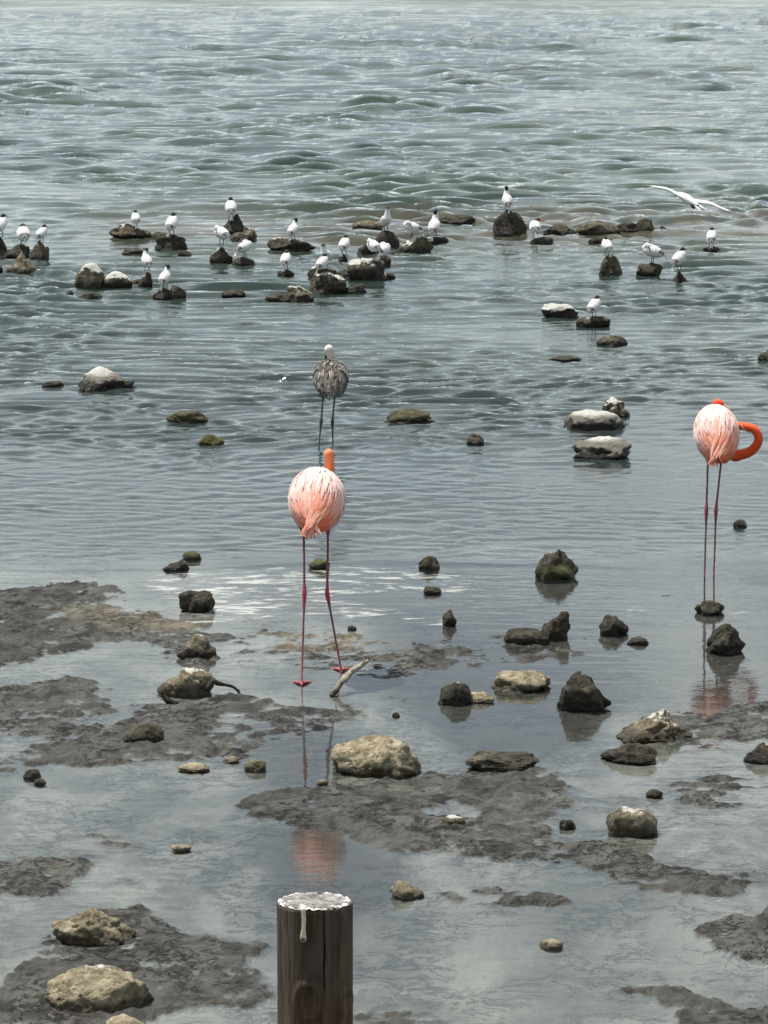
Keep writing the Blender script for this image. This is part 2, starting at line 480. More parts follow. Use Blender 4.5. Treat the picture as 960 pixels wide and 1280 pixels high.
def sample(a, px, py):
    u = np.clip((px - RX0) / S, 0, a.shape[1] - 1.001); v = np.clip((py - RY0) / S, 0, a.shape[0] - 1.001)
    i = u.astype(int); j = v.astype(int); fu = u - i; fv = v - j
    return (a[j, i] * (1 - fu) + a[j, i + 1] * fu) * (1 - fv) + (a[j + 1, i] * (1 - fu) + a[j + 1, i + 1] * fu) * fv
mud_r = np.zeros(GX.shape)
for hgt, poly in MUD:
    mud_r = np.maximum(mud_r, hgt * raster(poly))
for poly in POOLS:
    mud_r = mud_r * (1 - raster(poly))
mud_r = blur(mud_r, 12, 4.6)
sand_r = blur(np.max([raster(p) for p in SAND], axis=0), 12, 4)
dark_r = blur(np.max([raster(p) for p in DARK], axis=0), 16, 6)
foam_r = blur(np.max([h_ * raster(p) for h_, p in FOAM], axis=0), 16, 5)
Y_SHORE = on_plane(480, 706).y
def bed_height(X, Y):
    px, py = project(X, Y, 0.0)
    m = sample(mud_r, px, py)
    base = -0.0085 * np.ones_like(X)
    far = np.clip(Y - Y_SHORE + 1.0, 0, None)
    base = base - np.minimum(0.022 * far ** 1.25, 1.6)
    edge = fbm2(X * 3.1, Y * 2.2, 5, 0.55, 11)
    wob = fbm2(X * 11, Y * 9, 4, 0.6, 31)
    m2 = sstep(0.28, 0.72, m + 0.30 * edge * (m * (1.3 - m) * 2.2 + 0.10) + 0.13 * wob)
    inner = 0.55 + 0.45 * sstep(0.2, 1.0, m)
    lump = fbm2(X * 1.6, Y * 1.2, 3, 0.5, 71)
    grit = fbm2(X * 26, Y * 20, 3, 0.6, 91)
    ridge = 1 - np.abs(fbm2(X * 7, Y * 6.0, 4, 0.6, 131))
    top = 0.0120 * (m - 0.18) + 0.0050 * lump + 0.0056 * wob + 0.0046 * grit + 0.006 * (ridge - 0.78)
    z = base + m2 * (np.maximum(top, -0.006) - np.where(far > 3, 0, base))
    # low, hummocky silt that just breaks the film of water
    film = fbm2(X * 1.1 + 40, Y * 0.9, 4, 0.55, 171) * 0.0055 + 0.0026 * edge + 0.0028 * wob + 0.0016 * grit
    z = z + (1 - m2) * film * sstep(Y_SHORE + 0.5, Y_SHORE - 1.0, Y)
    streak = fbm2(X * 5.5, Y * 13.0, 4, 0.6, 211)          # low-tide runnels along the shore
    brk = sstep(0.2, 0.5, m) * (0.35 + 0.65 * sstep(0.9, 0.6, m))
    z = z + brk * (0.0080 * streak + 0.0012)
    near = sstep(11.2, 9.8, Y)                      # the bank below the walkway
    z = z + near * (0.03 + 0.02 * lump)
    return z
def warp_cols(n_in, t_in, n_out, t_out):
    a = np.linspace(-t_in, t_in, n_in)
    b = t_in + (t_out - t_in) * (np.linspace(0, 1, n_out + 1)[1:] ** 2.2)
    return np.concatenate([-b[::-1], a, b])
rows = np.concatenate([np.linspace(1.0, 10.8, 30)[:-1], np.linspace(10.8, 20.5, 640)[:-1],
                       np.geomspace(20.5, 40, 70)[:-1], np.geomspace(40, 3000, 40)])
cols = warp_cols(450, 0.128, 34, 1.6)
YY, TT = np.meshgrid(rows, cols, indexing='ij')
XX = TT * YY
XX = XX + TT * 12.0 * (np.abs(TT) > 0.128) * 0
ZZ = bed_height(XX, YY)
me = grid_mesh('ground', XX, YY, ZZ)
px_, py_ = project(XX, YY, 0.0)
float_attr(me, 'sand', sample(sand_r, px_, py_))
float_attr(me, 'dark', sample(dark_r, px_, py_))
ground = tag(link('ground', me, M_MUD), kind='structure', label='wet grey mud flat and sea bed under the shallows')

# ------------------------------------------------------------------ the water
rng = np.random.default_rng(5)
wrows = np.concatenate([np.linspace(1.0, 10.8, 16)[:-1], np.linspace(10.8, 20.0, 150)[:-1],
                        CAM_H / np.linspace(CAM_H / 20.0, CAM_H / 190.0, 880)[:-1], np.geomspace(190, 3000, 26)])
wcols = warp_cols(340, 0.13, 26, 1.6)
WY, WT = np.meshgrid(wrows, wcols, indexing='ij')
WX = WT * WY
dY = np.gradient(wrows)[:, None]; dX = (wcols[180] - wcols[179]) * wrows[:, None]
def waves(X, Y):
    h = np.zeros_like(X)
    env = 0.034 * sstep(19.6, 21.0, Y) + 0.135 * sstep(22.0, 28, Y) + 0.085 * sstep(33, 60, Y) + 0.06 * sstep(65, 130, Y)
    n = 190
    q1, q2, q3 = sstep(110, 60, Y), sstep(60, 38, Y), sstep(40, 27, Y)     # only as fine as the mesh can carry
    wx = 0.9 * noise2(X * 0.35, Y * 0.35, 301) * q1 + 0.22 * noise2(X * 1.3, Y * 1.3, 302) * q2 + 0.07 * noise2(X * 3.7, Y * 3.7, 303) * q3
    wy = 0.45 * noise2(X * 0.4, Y * 0.4, 304) * q1 + 0.11 * noise2(X * 1.2, Y * 1.5, 305) * q2 + 0.035 * noise2(X * 3.1, Y * 4.2, 306) * q3
    Xw, Yw = X + wx, Y + wy
    packs = [np.clip(0.75 + 1.3 * noise2(X * (0.5 + 0.13 * q), Y * (0.45 + 0.1 * q), 320 + q), 0, 2) for q in range(6)]
    for i in range(n):
        L = 0.11 * (4.2 / 0.11) ** (i / (n - 1)) * rng.uniform(0.93, 1.07)
        sp = rng.normal(0, 0.36 if L < 0.9 else 0.34)
        k = 2 * math.pi / L
        ph = rng.uniform(0, 2 * math.pi)
        slope = rng.rayleigh(0.8)
        Lc = 0.26 + 1.1 * np.clip(Y - 23, 0, 70) / 40
        lo = sstep(1.7, 0.7, L / Lc)      # long waves only out in deeper water
        hi = 1.5
        res = sstep(2.2, 4.2, L / np.maximum(dY, 1e-6)) * sstep(2.0, 4.0, L / dX)
        a = slope * env * L / (2 * math.pi) / math.sqrt(n / 2) * 1.5 * lo * hi * res
        th = k * (Xw * math.sin(sp) - Yw * math.cos(sp)) + ph
        h += a * packs[i % 6] * (np.sin(th) + 0.30 * np.cos(2 * th))
    gust = 0.80 + 0.55 * noise2(X * 0.16, Y * 0.09, 61) + 0.5 * noise2(X * 0.6, Y * 0.26, 62)
    return h * np.clip(gust, 0.2 + 0.35 * sstep(35, 60, Y), 1.6)
WZ = waves(WX, WY)
# the last ripple that runs out on the flat
lip = Y_SHORE + 0.14 * noise2(WX * 0.7, WX * 0 + 3, 5) + 0.04 * noise2(WX * 3, WX * 0 + 8, 6)
WZ = WZ + 0.0045 * np.exp(-((WY - lip) / 0.05) ** 2) * (0.6 + 0.4 * noise2(WX * 1.5, WX * 0, 9))
bed = bed_height(WX, WY)
wm_ = grid_mesh('water', WX, WY, WZ)
px_, py_ = project(WX, WY, 0.0)
depth = np.clip(-bed, 0, None)
float_attr(wm_, 'turbid', np.clip(1 - np.exp(-depth / 0.085), 0, 0.97))
float_attr(wm_, 'foam', sample(foam_r, px_, py_) * sstep(24, 20.5, WY))
reef_m = np.exp(-((py_ - 288) / 26) ** 2) * sstep(60, 180, px_) + 0.6 * np.exp(-((py_ - 280) / 14) ** 2) * sstep(500, 640, px_)
float_attr(wm_, 'reef', np.clip(reef_m, 0, 1))
chop = 0.06 + 0.06 * sstep(19.8, 21.5, WY) + 0.10 * sstep(22, 30, WY) + 0.35 * sstep(40, 90, WY) + 0.6 * sstep(80, 180, WY)
chop = chop * (1 + 0.5 * noise2(WX * 0.4, WY * 0.3, 77))
float_attr(wm_, 'chop', chop)
water = tag(link('water', wm_, M_WATER), kind='structure', label='grey rippled shallow sea running out over the flat')
GROUND_BVH = None
def ground_z(x, y):
    return float(bed_height(np.array([[x]], float), np.array([[y]], float))[0, 0])

# ------------------------------------------------------------------ rocks
def ico(sub):
    bm = bmesh.new(); bmesh.ops.create_icosphere(bm, subdivisions=sub, radius=1.0)
    co = np.array([v.co[:] for v in bm.verts]); fc = np.array([[v.index for v in f.verts] for f in bm.faces], np.int32)
    bm.free(); return co, fc
ICO = {k: ico(k) for k in (3, 4, 5)}
def tri_mesh(name, co, fc):
    me = bpy.data.meshes.new(name)
    me.vertices.add(len(co)); me.vertices.foreach_set('co', co.astype(np.float32).ravel())
    me.loops.add(fc.size); me.loops.foreach_set('vertex_index', fc.astype(np.int32).ravel())
    me.polygons.add(len(fc)); me.polygons.foreach_set('loop_start', np.arange(0, fc.size, 3, dtype=np.int32))
    me.update(calc_edges=True)
    return me
def rock_shape(seed, shape, sub):
    r = np.random.default_rng(seed)
    co, fc = ICO[sub]; p = co.copy()
    ncut = {'round': 5, 'flat': 6, 'peak': 9, 'angular': 12, 'lump': 4}[shape]
    for _ in range(ncut):                                   # broken faces
        d = r.normal(size=3); d[2] = d[2] * 0.6 + (0.25 if shape != 'peak' else 0.10); d /= np.linalg.norm(d)
        lim = r.uniform(0.58, 0.86) if shape in ('angular', 'peak') else r.uniform(0.70, 0.92)
        s = p @ d
        p = p - np.outer(np.maximum(s - lim, 0) * 0.92, d)
    if shape == 'peak':
        k = np.clip(p[:, 2], 0, 1)
        ax = r.uniform(-0.25, 0.25)
        p[:, 0] = p[:, 0] * (1 - 0.74 * k ** 1.1) + ax * k
        p[:, 1] = p[:, 1] * (1 - 0.66 * k ** 1.1)
    if shape == 'lump':                                     # two or three swellings
        p = p * (1 + 0.30 * noise3(p * 1.3 + seed, seed))[:, None]
        p[:, 2] += 0.35 * np.clip(noise3(np.stack([p[:, 0] * 1.7, p[:, 1] * 1.2, p[:, 2] * 0 + seed], -1), seed + 4), -0.6, 1) * (p[:, 2] > 0)
    if shape == 'flat':
        p[:, 2] += 0.25 * noise3(np.stack([p[:, 0] * 1.5, p[:, 1] * 1.5, p[:, 2] * 0], -1), seed + 3) * (p[:, 2] > 0)
    dirn = p / np.maximum(np.linalg.norm(p, axis=1, keepdims=True), 1e-6)
    am_ = {'round': .55, 'flat': .8}.get(shape, 1.0)
    f = am_ * 0.19 * fbm3(p * 1.4 + seed * 3.1, 5, 0.56, seed)
    rdg = am_ * 0.09 * (np.abs(fbm3(p * 2.6 + seed, 4, 0.6, seed + 50)) - 0.35)
    fine = 0.030 * fbm3(p * 8.0 + seed, 3, 0.6, seed + 80)
    p = p + dirn * (f - rdg + fine)[:, None]
    return p, fc
ROCK = {}
G_FAR, G_MID, G_NEAR = 'low rocks the terns perch among', 'stones standing in the shallow water', 'stones lying on the mud flat'
def rock(key, x0, x1, yt, yb, label, shape='round', tone=0.15, guano=0.0, algae=0.0, wet=None, deep=0.75, seed=None, name='rock', sub=None, group=None):
    """box in photo pixels: x0..x1 wide, crown at yt, foot on the ground or water at yb"""
    seed = seed if seed is not None else (abs(hash_s(key)) % 9973)
    base = on_plane((x0 + x1) / 2, yb)
    wpx = x1 - x0
    Wm = wpx / ppm(base.y)
    D = Wm * deep
    for _ in range(6):
        yc = base.y + D / 2
        top = at_depth((x0 + x1) / 2, yt, yc).z
        if top > 0.10 * Wm: break
        D *= 0.8
    top = max(top, 0.07 * Wm)
    Wm = wpx / ppm(yc)
    sub = sub or (5 if wpx > 90 else 4 if wpx > 26 else 3)
    p, fc = rock_shape(seed, shape, sub)
    e0, e1 = p.min(0), p.max(0)
    p[:, 0] = (p[:, 0] - (e0[0] + e1[0]) / 2) * Wm / (e1[0] - e0[0])
    p[:, 1] = (p[:, 1] - (e0[1] + e1[1]) / 2) * D / (e1[1] - e0[1])
    cut = {'peak': 0.35, 'flat': 0.30, 'round': 0.40, 'angular': 0.40, 'lump': 0.42}[shape]   # share below ground
    z0 = e0[2] + cut * (e1[2] - e0[2])
    p[:, 2] = (p[:, 2] - z0) * top / (e1[2] - z0)
    # widest part sits at the water line
    up = p[:, 2] > -0.004
    wv = p[up][:, 0]
    p[:, 0] = (p[:, 0] - (wv.min() + wv.max()) / 2) * Wm / (wv.max() - wv.min())
    if shape == 'peak':
        hh_ = np.clip(p[:, 2] / top, 0, 1)
        p[:, 0] *= 1 - 0.20 * hh_; p[:, 1] *= 1 - 0.20 * hh_
    low = p[:, 2] < 0
    p[low, 2] = np.maximum(p[low, 2], -max(0.10, -ground_z((base.x), yc) + 0.04))
    loc = Vector((at_depth((x0 + x1) / 2, yb, yc).x, yc, 0))
    me = tri_mesh(name, p, fc)
    nz = normals_of(me)[:, 2]
    hh = np.clip(p[:, 2] / top, 0, 1)
    float_attr(me, 'topness', 0.5 * np.clip(nz, 0, 1) + 0.5 * hh)
    o = link(name, me, M_ROCK)
    o.location = loc
    o['tone'] = float(tone); o['guano'] = float(guano); o['algae'] = float(algae)
    o['wet'] = float(wet if wet is not None else min(0.04, top * 0.3))
    tag(o, label, 'rock', group or (G_FAR if yb < 460 else G_MID if yb < 745 else G_NEAR))
    ROCK[key] = o
    return o
def hash_s(s):
    h = 7
    for c in s: h = (h * 131 + ord(c)) % 1000003
    return h
def rock_top(key, x):
    """highest point of a rock under photo column x"""
    o = ROCK[key]
    co = verts_of(o.data) + np.array(o.location)[None, :]
    px, py = project(co[:, 0], co[:, 1], co[:, 2])
    near = np.abs(px - x) < 2.5
    if not near.any(): near = np.abs(px - x) == np.abs(px - x).min()
    # stand on the crown, not on its rim
    c = co[near]; i = int(np.argmax(c[:, 2]))
    return Vector(c[i])

# --- far rocks among the terns
rock('edge_a', -14, 9, 296, 319, 'dark rock cut by the picture edge under a white tern', 'round', .1)
rock('edge_b', -10, 4, 330, 341, 'small dark stone lying before the brown pointed rock with the pale crown', 'round', .05)
rock('reef_left', 0, 40, 305, 321, 'low dark rubble rock behind the brown pointed rock', 'lump', .1)
rock('t3', 36, 62, 300, 326, 'knobbly brown rock with a single upright tern beside the low dark rubble', 'lump', .22)
rock('brown_peak', 6, 50, 315, 343, 'brown pointed rock with pale crown in front of a crouching tern', 'peak', .32, .22)
rock('guano_a', 93, 131, 328, 360, 'tall rounded rock splashed white, left of a lower white one', 'round', .3, .62)
rock('guano_b', 126, 166, 339, 360, 'low rounded rock splashed white between a taller white one and a dark stump', 'round', .2, .62)
rock('bit_a', 82, 92, 363, 372, 'tiny dark stone below the two white splashed rocks', 'round', .05)
rock('bit_b', 95, 128, 365, 375, 'flat dark rock barely awash below the white splashed rocks', 'flat', .12)
rock('t4', 134, 192, 278, 299, 'wide low rock with a pale patch and one tern on its peak', 'peak', .25, .34, deep=.6)
rock('t4_knob', 151, 162, 278, 292, 'small black knob beside the pale patch of a wide low rock', 'round', .0)
rock('t4_back', 188, 216, 290, 299, 'low dark ledge trailing behind the wide tern rock', 'flat', .08)
rock('t5', 193, 235, 292, 315, 'dark angular rock with a large tern standing on its ridge', 'angular', .10)
rock('awash_a', 152, 181, 311, 318, 'low black rock awash in front of the wide tern rock', 'flat', .05)
rock('awash_b', 221, 240, 313, 321, 'low dark stone awash at the foot of the angular tern rock', 'flat', .08)
rock('t6', 275, 313, 267, 293, 'dark pointed rock under the tern with spread shoulders, farthest of its pile', 'peak', .10)
rock('t6_front', 286, 321, 285, 302, 'brown knobbly rock with small pale spots before the dark pointed rock', 'lump', .28, .15)
rock('t7', 261, 292, 306, 332, 'cone shaped grey rock with a white patch under a preening tern', 'peak', .2, .48)
rock('t8', 289, 319, 321, 334, 'low black rock beside the cone shaped one, under a preening tern', 'round', .04)
rock('t9', 172, 192, 338, 358, 'narrow dark stump with a small tern on top', 'peak', .12)
rock('t9_link', 160, 178, 349, 357, 'low dark stone between a white splashed rock and a narrow stump', 'flat', .06)
rock('t10', 190, 218, 360, 375, 'flat brown rock under a tern, touching a rounder stone', 'flat', .15)
rock('t10_side', 211, 233, 356, 375, 'rounded brown stone with pale cap joined to a flat tern rock', 'round', .25, .2)
rock('awash_c', 276, 307, 362, 371, 'lone long dark rock awash beyond the juvenile flamingo', 'flat', .06)
rock('t11', 333, 395, 296, 314, 'wide dark flat rock with a pale spot and one tern on it', 'flat', .06, .28, deep=.6)
rock('t12', 346, 368, 337, 345, 'small flat stone awash under a single tern', 'flat', .1)
rock('t13', 423, 435, 318, 327, 'small dark stub of rock in the water under one tern', 'angular', .08)
rock('pile_back', 384, 421, 330, 348, 'white splashed rock at the back of the pile where two terns stand', 'round', .15, .6)
rock('pile_main', 384, 434, 339, 368, 'big brown rock with white top where a tern stands, heart of the pile', 'angular', .22, .42)
rock('pile_low', 331, 364, 366, 377, 'low brown rock at the outer end of the tern pile', 'flat', .2)
rock('pile_mid', 357, 394, 357, 377, 'brown rock with white cap before the big brown tern rock', 'lump', .25, .4)
rock('pile_r1', 419, 462, 336, 347, 'low dark ledge linking the tern pile and the block shaped rock', 'flat', .06)
rock('pile_r2', 417, 432, 343, 355, 'small dark stone against the right flank of the big brown tern rock', 'round', .08)
rock('pile_r3', 427, 459, 355, 367, 'low dark stone with a sharp step below the block shaped rock', 'angular', .06)
rock('block', 434, 485, 320, 351, 'block shaped rock, whitened top over a black base, two preening terns on it', 'angular', .22, .55, wet=.10)
rock('block_side', 470, 489, 318, 333, 'dark stone leaning behind the block shaped rock', 'angular', .05)
rock('t16_back', 440, 479, 275, 288, 'brown low rock beyond the tern with the long dark nape', 'round', .25)
rock('t16', 467, 500, 288, 311, 'black rounded rock under the tern with the long dark nape', 'round', .02)
rock('t16_grey', 446, 478, 300, 319, 'dark grey sloping rock between the block shaped and the black rounded rock', 'angular', .08)
rock('guano_c', 496, 542, 291, 317, 'large rock streaked white in front of two big white terns', 'angular', .25, .55)
rock('t20', 536, 561, 296, 305, 'low dark rock awash beside the large white streaked rock', 'flat', .06)
rock('bit_c', 482, 495, 341, 348, 'tiny dark stone at the foot of the block shaped rock', 'flat', .06)
rock('swell', 545, 596, 268, 281, 'long brown swell built as a rock awash beyond the white streaked rock', 'flat', .15)  # brown hump of a wave, modelled as an added low rock
rock('big_black', 616, 659, 262, 295, 'big black dome of rock with an alert tern on top', 'round', .0)
rock('t22', 662, 692, 296, 307, 'dark rock awash under the tern with the red bill', 'flat', .05)
rock('reef_a', 678, 722, 280, 294, 'dark rubble at the near end of the brown reef', 'lump', .12, .1)
rock('reef_b', 720, 776, 276, 295, 'long brown weedy ridge, main length of the reef', 'flat', .3, deep=.5)
rock('reef_c', 770, 801, 277, 293, 'dark hump in the reef between the brown ridge and a rounded stone', 'angular', .10)
rock('reef_d', 795, 818, 273, 293, 'rounded upright grey stone at the end of the reef', 'round', .16)
rock('reef_e', 820, 836, 282, 291, 'small pointed stone standing off the end of the reef', 'peak', .12)
rock('reef_f', 735, 753, 298, 305, 'small black stone awash in front of the brown reef', 'flat', .02)
rock('t23', 748, 779, 317, 345, 'brown egg shaped rock under a neat white tern', 'round', .26)
rock('t24', 795, 829, 329, 347, 'dark olive rock under a preening tern with its tail out', 'angular', .12, algae=.3)
rock('t25', 838, 861, 337, 355, 'small cone of rock with a bright white patch under a tern', 'peak', .12, .5)
rock('t26', 878, 900, 308, 314, 'thin dark rock awash under the last tern beyond the cone', 'flat', .04)
rock('guano_d', 676, 723, 379, 398, 'flat topped rock thickly whitened, next to a lone tern', 'angular', .06, .82)
rock('t27', 719, 763, 395, 409, 'low flat brown rock under the lone near tern', 'flat', .18)
rock('lone_a', 745, 785, 419, 433, 'smooth brown rock alone in front of the lone tern', 'round', .2)
rock('edge_c', 946, 990, 437, 453, 'dark rock cut by the picture edge beyond the preening flamingo', 'round', .06)
rock('awash_d', 685, 727, 445, 452, 'long thin rock just awash before the smooth brown one', 'flat', .06)
# --- rocks standing in the shallows
rock('mid_guano', 97, 171, 459, 489, 'broad rock with white crust over a black wet base', 'lump', .06, .66, wet=.10)
rock('mid_faint', 52, 81, 476, 484, 'small stone awash beside the broad white crusted rock', 'flat', .1)
rock('olive_a', 207, 261, 513, 530, 'low olive brown rock, plain, beyond the green weedy one', 'flat', .22, algae=.5)
rock('green_a', 244, 281, 543, 558, 'small rock covered in bright green weed', 'round', .15, algae=1.0)
rock('dark_olive', 480, 544, 511, 530, 'low dark rock with ochre patches beside the juvenile flamingo', 'lump', .2, algae=.4)
rock('small_mid', 583, 605, 542, 556, 'small brown cobble alone in open water', 'lump', .2)
rock('twin_back', 748, 788, 497, 523, 'white and black rock with two knobs behind a pale flat one', 'lump', .08, .52)
rock('twin_front', 705, 782, 512, 538, 'pale flat rock with a dark side, touching a knobbly one', 'round', .12, .66, wet=.085)
rock('twin_low', 715, 790, 546, 575, 'broad pale topped rock with black wet base, nearest of three', 'angular', .10, .66, wet=.10)
rock('by_leg', 916, 934, 649, 659, 'little dark stone in the water beside the preening flamingo', 'round', .12)
rock('shore_a', 228, 252, 689, 700, 'small olive stone just beyond the foam line', 'round', .2, algae=.3)
rock('shore_b', 203, 237, 699, 714, 'low knobbly stones joined together at the foam line', 'lump', .15)
rock('shore_c', 385, 413, 698, 712, 'sunken yellow green stone between the legs of the striding flamingo', 'flat', .25, algae=.7)
rock('shore_d', 523, 550, 694, 712, 'round cobble with pale speckles on the edge of the foam', 'round', .22, .08)
rock('mossy', 667, 725, 687, 725, 'pyramid shaped rock with yellow green weed round its foot', 'peak', .18, .12, algae=1.0)
# --- rocks on the flat
rock('flat_awash', 529, 552, 733, 743, 'small flat stone awash in the foam', 'flat', .12)
rock('black_bit', 553, 571, 762, 783, 'small black angular stone standing in thin foam', 'angular', .0)
rock('flat_a', 223, 269, 737, 766, 'dark double humped rock at the tip of the sandy mud', 'lump', .12)
rock('flat_b', 221, 271, 792, 825, 'brown ledge shaped rock with a pale shoulder in thin water', 'angular', .30, .1)
rock('flat_c', 196, 270, 834, 872, 'tan rock with a slanting pale top and driftwood against it', 'angular', .42, .32)
rock('flat_d', 155, 206, 903, 930, 'rounded grey brown stone in the wet mud near the dark bank', 'round', .22)
rock('flat_e', 672, 713, 763, 799, 'dark olive rock, square sided, with the low dark slab at its side', 'angular', .15)
rock('flat_f', 629, 687, 785, 807, 'low dark slab of stone beside a square sided rock', 'flat', .08)
rock('flat_g', 748, 786, 769, 794, 'dark pitted stone with holes, alone in still water', 'lump', .08)
rock('flat_h', 783, 811, 795, 806, 'low flat dark stone beyond the reflection of the preening flamingo', 'flat', .12)
rock('flat_i', 868, 906, 751, 769, 'flat rock ringed with foam under the preening flamingo', 'flat', .18)
rock('flat_j', 882, 934, 779, 819, 'dark rounded triangular rock beside the reflected legs', 'peak', .14)
rock('flat_k', 547, 589, 851, 881, 'dark smooth rock with a pale crown next to a tan slab', 'round', .06, .16)
rock('flat_k_slab', 578, 618, 865, 879, 'thin tan slab sticking out beside a dark smooth rock', 'flat', .7, deep=.6)
rock('flat_l', 613, 689, 839, 866, 'tan wedge of rock lying low in the mud', 'flat', .55, .12)
rock('flat_m', 696, 764, 840, 890, 'grey two stepped rock with a white rim on its peak', 'angular', .16, .22, seed=31)
rock('flat_n', 769, 867, 887, 930, 'pale crowned ridge of rock between the grey stepped and a knobbly rock', 'peak', .42, .42)
rock('flat_o', 751, 821, 929, 956, 'dark knobbly rock with two bumps before the pale crowned ridge', 'lump', .12, .08)
rock('flat_p', 928, 985, 927, 955, 'dark rock with white spots cut by the picture edge on the mud', 'lump', .15, .3)
rock('flat_q', 413, 527, 918, 972, 'largest tan craggy rock rising to a blunt peak on the mud', 'angular', .56, .05, wet=.03, seed=22)
rock('flat_r', 581, 674, 942, 966, 'low brown grey rock half sunk in mud beside the tan craggy one', 'flat', .22)
rock('flat_s', 757, 822, 1009, 1047, 'smooth rock with a pale spot at the tip of the mud bank', 'round', .34, .24)
rock('flat_t', 552, 583, 1019, 1034, 'small pale speckled stone sitting on the central mud bank', 'round', .35, .3)
rock('flat_u', 487, 531, 1101, 1124, 'small ochre pitted stone at the tip of a thin mud spit', 'lump', .5)
rock('flat_v', 674, 704, 1174, 1186, 'little yellowish stone in the near shallow pool', 'round', .6)
rock('flat_w', 65, 171, 1135, 1182, 'tan slab shaped rock with a dark broken end', 'angular', .50, .0, wet=.025, seed=71)
rock('flat_x', 58, 193, 1205, 1270, 'big smooth tan boulder with a bright top in a brown puddle', 'round', .52, .22, wet=.03, seed=12)
rock('flat_y', 132, 184, 1268, 1302, 'pale tan stone at the front foot of the big smooth boulder', 'round', .75, .1)
rock('flat_z', 221, 263, 955, 966, 'flat tan stone at the edge of the dark bank', 'flat', .6)
rock('pebble_a', 305, 333, 949, 964, 'flat greenish tan pebble at the corner of the pool by the dark bank', 'round', .4, algae=.3)
rock('pebble_b', 29, 52, 961, 974, 'black lump of mud stone at the end of the dark bank', 'angular', .0)
rock('pebble_c', 42, 58, 973, 981, 'small grey olive pebble in front of the black lump', 'round', .2)
rock('pebble_d', 807, 829, 987, 997, 'small grey pebble behind the smooth rock at the bank tip', 'round', .2)
rock('pebble_e', 699, 720, 1024, 1036, 'black clod beside the oval puddle on the mud bank', 'lump', .0)
rock('pebble_f', 214, 240, 1056, 1065, 'flat ochre pebble at the end of a silt ridge', 'flat', .55)
rock('pebble_g', 395, 410, 974, 981, 'small pale pebble on the bank edge near the reflected legs', 'round', .7)
rock('pebble_h', 490, 500, 890, 896, 'tiny dark pebble in the wet mud between dark smooth rock and stick', 'round', .1)
rock('pebble_i', 434, 446, 782, 788, 'tiny dark pebble in the thin foam beside the striding flamingo', 'round', .1)
rock('pebble_j', 278, 300, 945, 954, 'pale broken stone on the bank beside the flat tan stone', 'angular', .6, .1)

# ------------------------------------------------------------------ birds: shared tools
def add_tube(bm, pts, radii, n=10, flat=None):
    """closed swept tube through pts; flat = (sx, sy) squash of the section"""
    pts = [Vector(p) for p in pts]
    if not hasattr(radii, '__len__'): radii = [radii] * len(pts)
    up = Vector((0.123, 0.31, 0.94)); rings = []
    for i, p in enumerate(pts):
        d = (pts[min(i + 1, len(pts) - 1)] - pts[max(i - 1, 0)]).normalized()
        u = d.cross(up)
        if u.length < 1e-3: u = d.cross(Vector((1, 0, 0)))
        u.normalize(); v = u.cross(d).normalized()
        rings.append([bm.verts.new(p + (u * math.cos(a) + v * math.sin(a)) * radii[i])
                      for a in (2 * math.pi * k / n for k in range(n))])
    for a, b in zip(rings, rings[1:]):
        for k in range(n):
            bm.faces.new((a[k], a[(k + 1) % n], b[(k + 1) % n], b[k]))
    bm.faces.new(rings[0][::-1]); bm.faces.new(rings[-1])
def smooth_path(pts, rad, sub=6):
    P = [np.array(p, float) for p in pts]; out = []; rr = []
    for i in range(len(P) - 1):
        p0, p1, p2, p3 = P[max(i - 1, 0)], P[i], P[i + 1], P[min(i + 2, len(P) - 1)]
        for k in range(sub):
            t = k / sub
            out.append(0.5 * ((2 * p1) + (p2 - p0) * t + (2 * p0 - 5 * p1 + 4 * p2 - p3) * t * t + (-p0 + 3 * p1 - 3 * p2 + p3) * t ** 3))
            rr.append(rad[i] * (1 - t) + rad[i + 1] * t)
    out.append(P[-1]); rr.append(rad[-1])
    return out, rr
def add_ellipsoid(bm, c, r, rot=None, seg=20):
    m = Matrix.Translation(c) @ (rot.to_4x4() if rot is not None else Matrix.Identity(4)) @ Matrix.Diagonal((*r, 1))
    bmesh.ops.create_uvsphere(bm, u_segments=seg, v_segments=seg // 2 + 2, radius=1.0, matrix=m)
def add_egg(bm, C, axis, side, up, ry, rx, rz, n=22, seg=22, tail=1.65):
    """body lofted along axis: blunt chest (+axis), tapering to the tail"""
    rings = []
    for i in range(n + 1):
        s = -1 + 2 * i / n
        s = math.sin(s * math.pi / 2)
        pr = max(0.02, (1 - abs(s) ** (tail if s < 0 else 2.2))) ** (0.72 if s < 0 else 0.5)
        c = Vector(C) + axis * (s * ry) + up * (-0.10 * rz * s * s)
        rings.append([bm.verts.new(c + side * (math.cos(a) * rx * pr) + up * (math.sin(a) * rz * pr))
                      for a in (2 * math.pi * k / seg for k in range(seg))])
    for a, b in zip(rings, rings[1:]):
        for k in range(seg):
            bm.faces.new((a[k], a[(k + 1) % seg], b[(k + 1) % seg], b[k]))
    bm.faces.new(rings[0][::-1]); bm.faces.new(rings[-1])
def fuse(bm, voxel, it=3):
    """one continuous skin over all the overlapping shapes"""
    bmesh.ops.recalc_face_normals(bm, faces=bm.faces)
    me = bpy.data.meshes.new('tmp'); bm.to_mesh(me); bm.free()
    o = bpy.data.objects.new('tmp', me); COL.objects.link(o)
    r = o.modifiers.new('r', 'REMESH'); r.mode = 'VOXEL'; r.voxel_size = voxel
    s = o.modifiers.new('s', 'SMOOTH'); s.factor = 0.5; s.iterations = it
    dg = bpy.context.evaluated_depsgraph_get()
    out = bpy.data.meshes.new_from_object(o.evaluated_get(dg))
    bpy.data.objects.remove(o); bpy.data.meshes.remove(me)
    out.materials.clear()
    return out
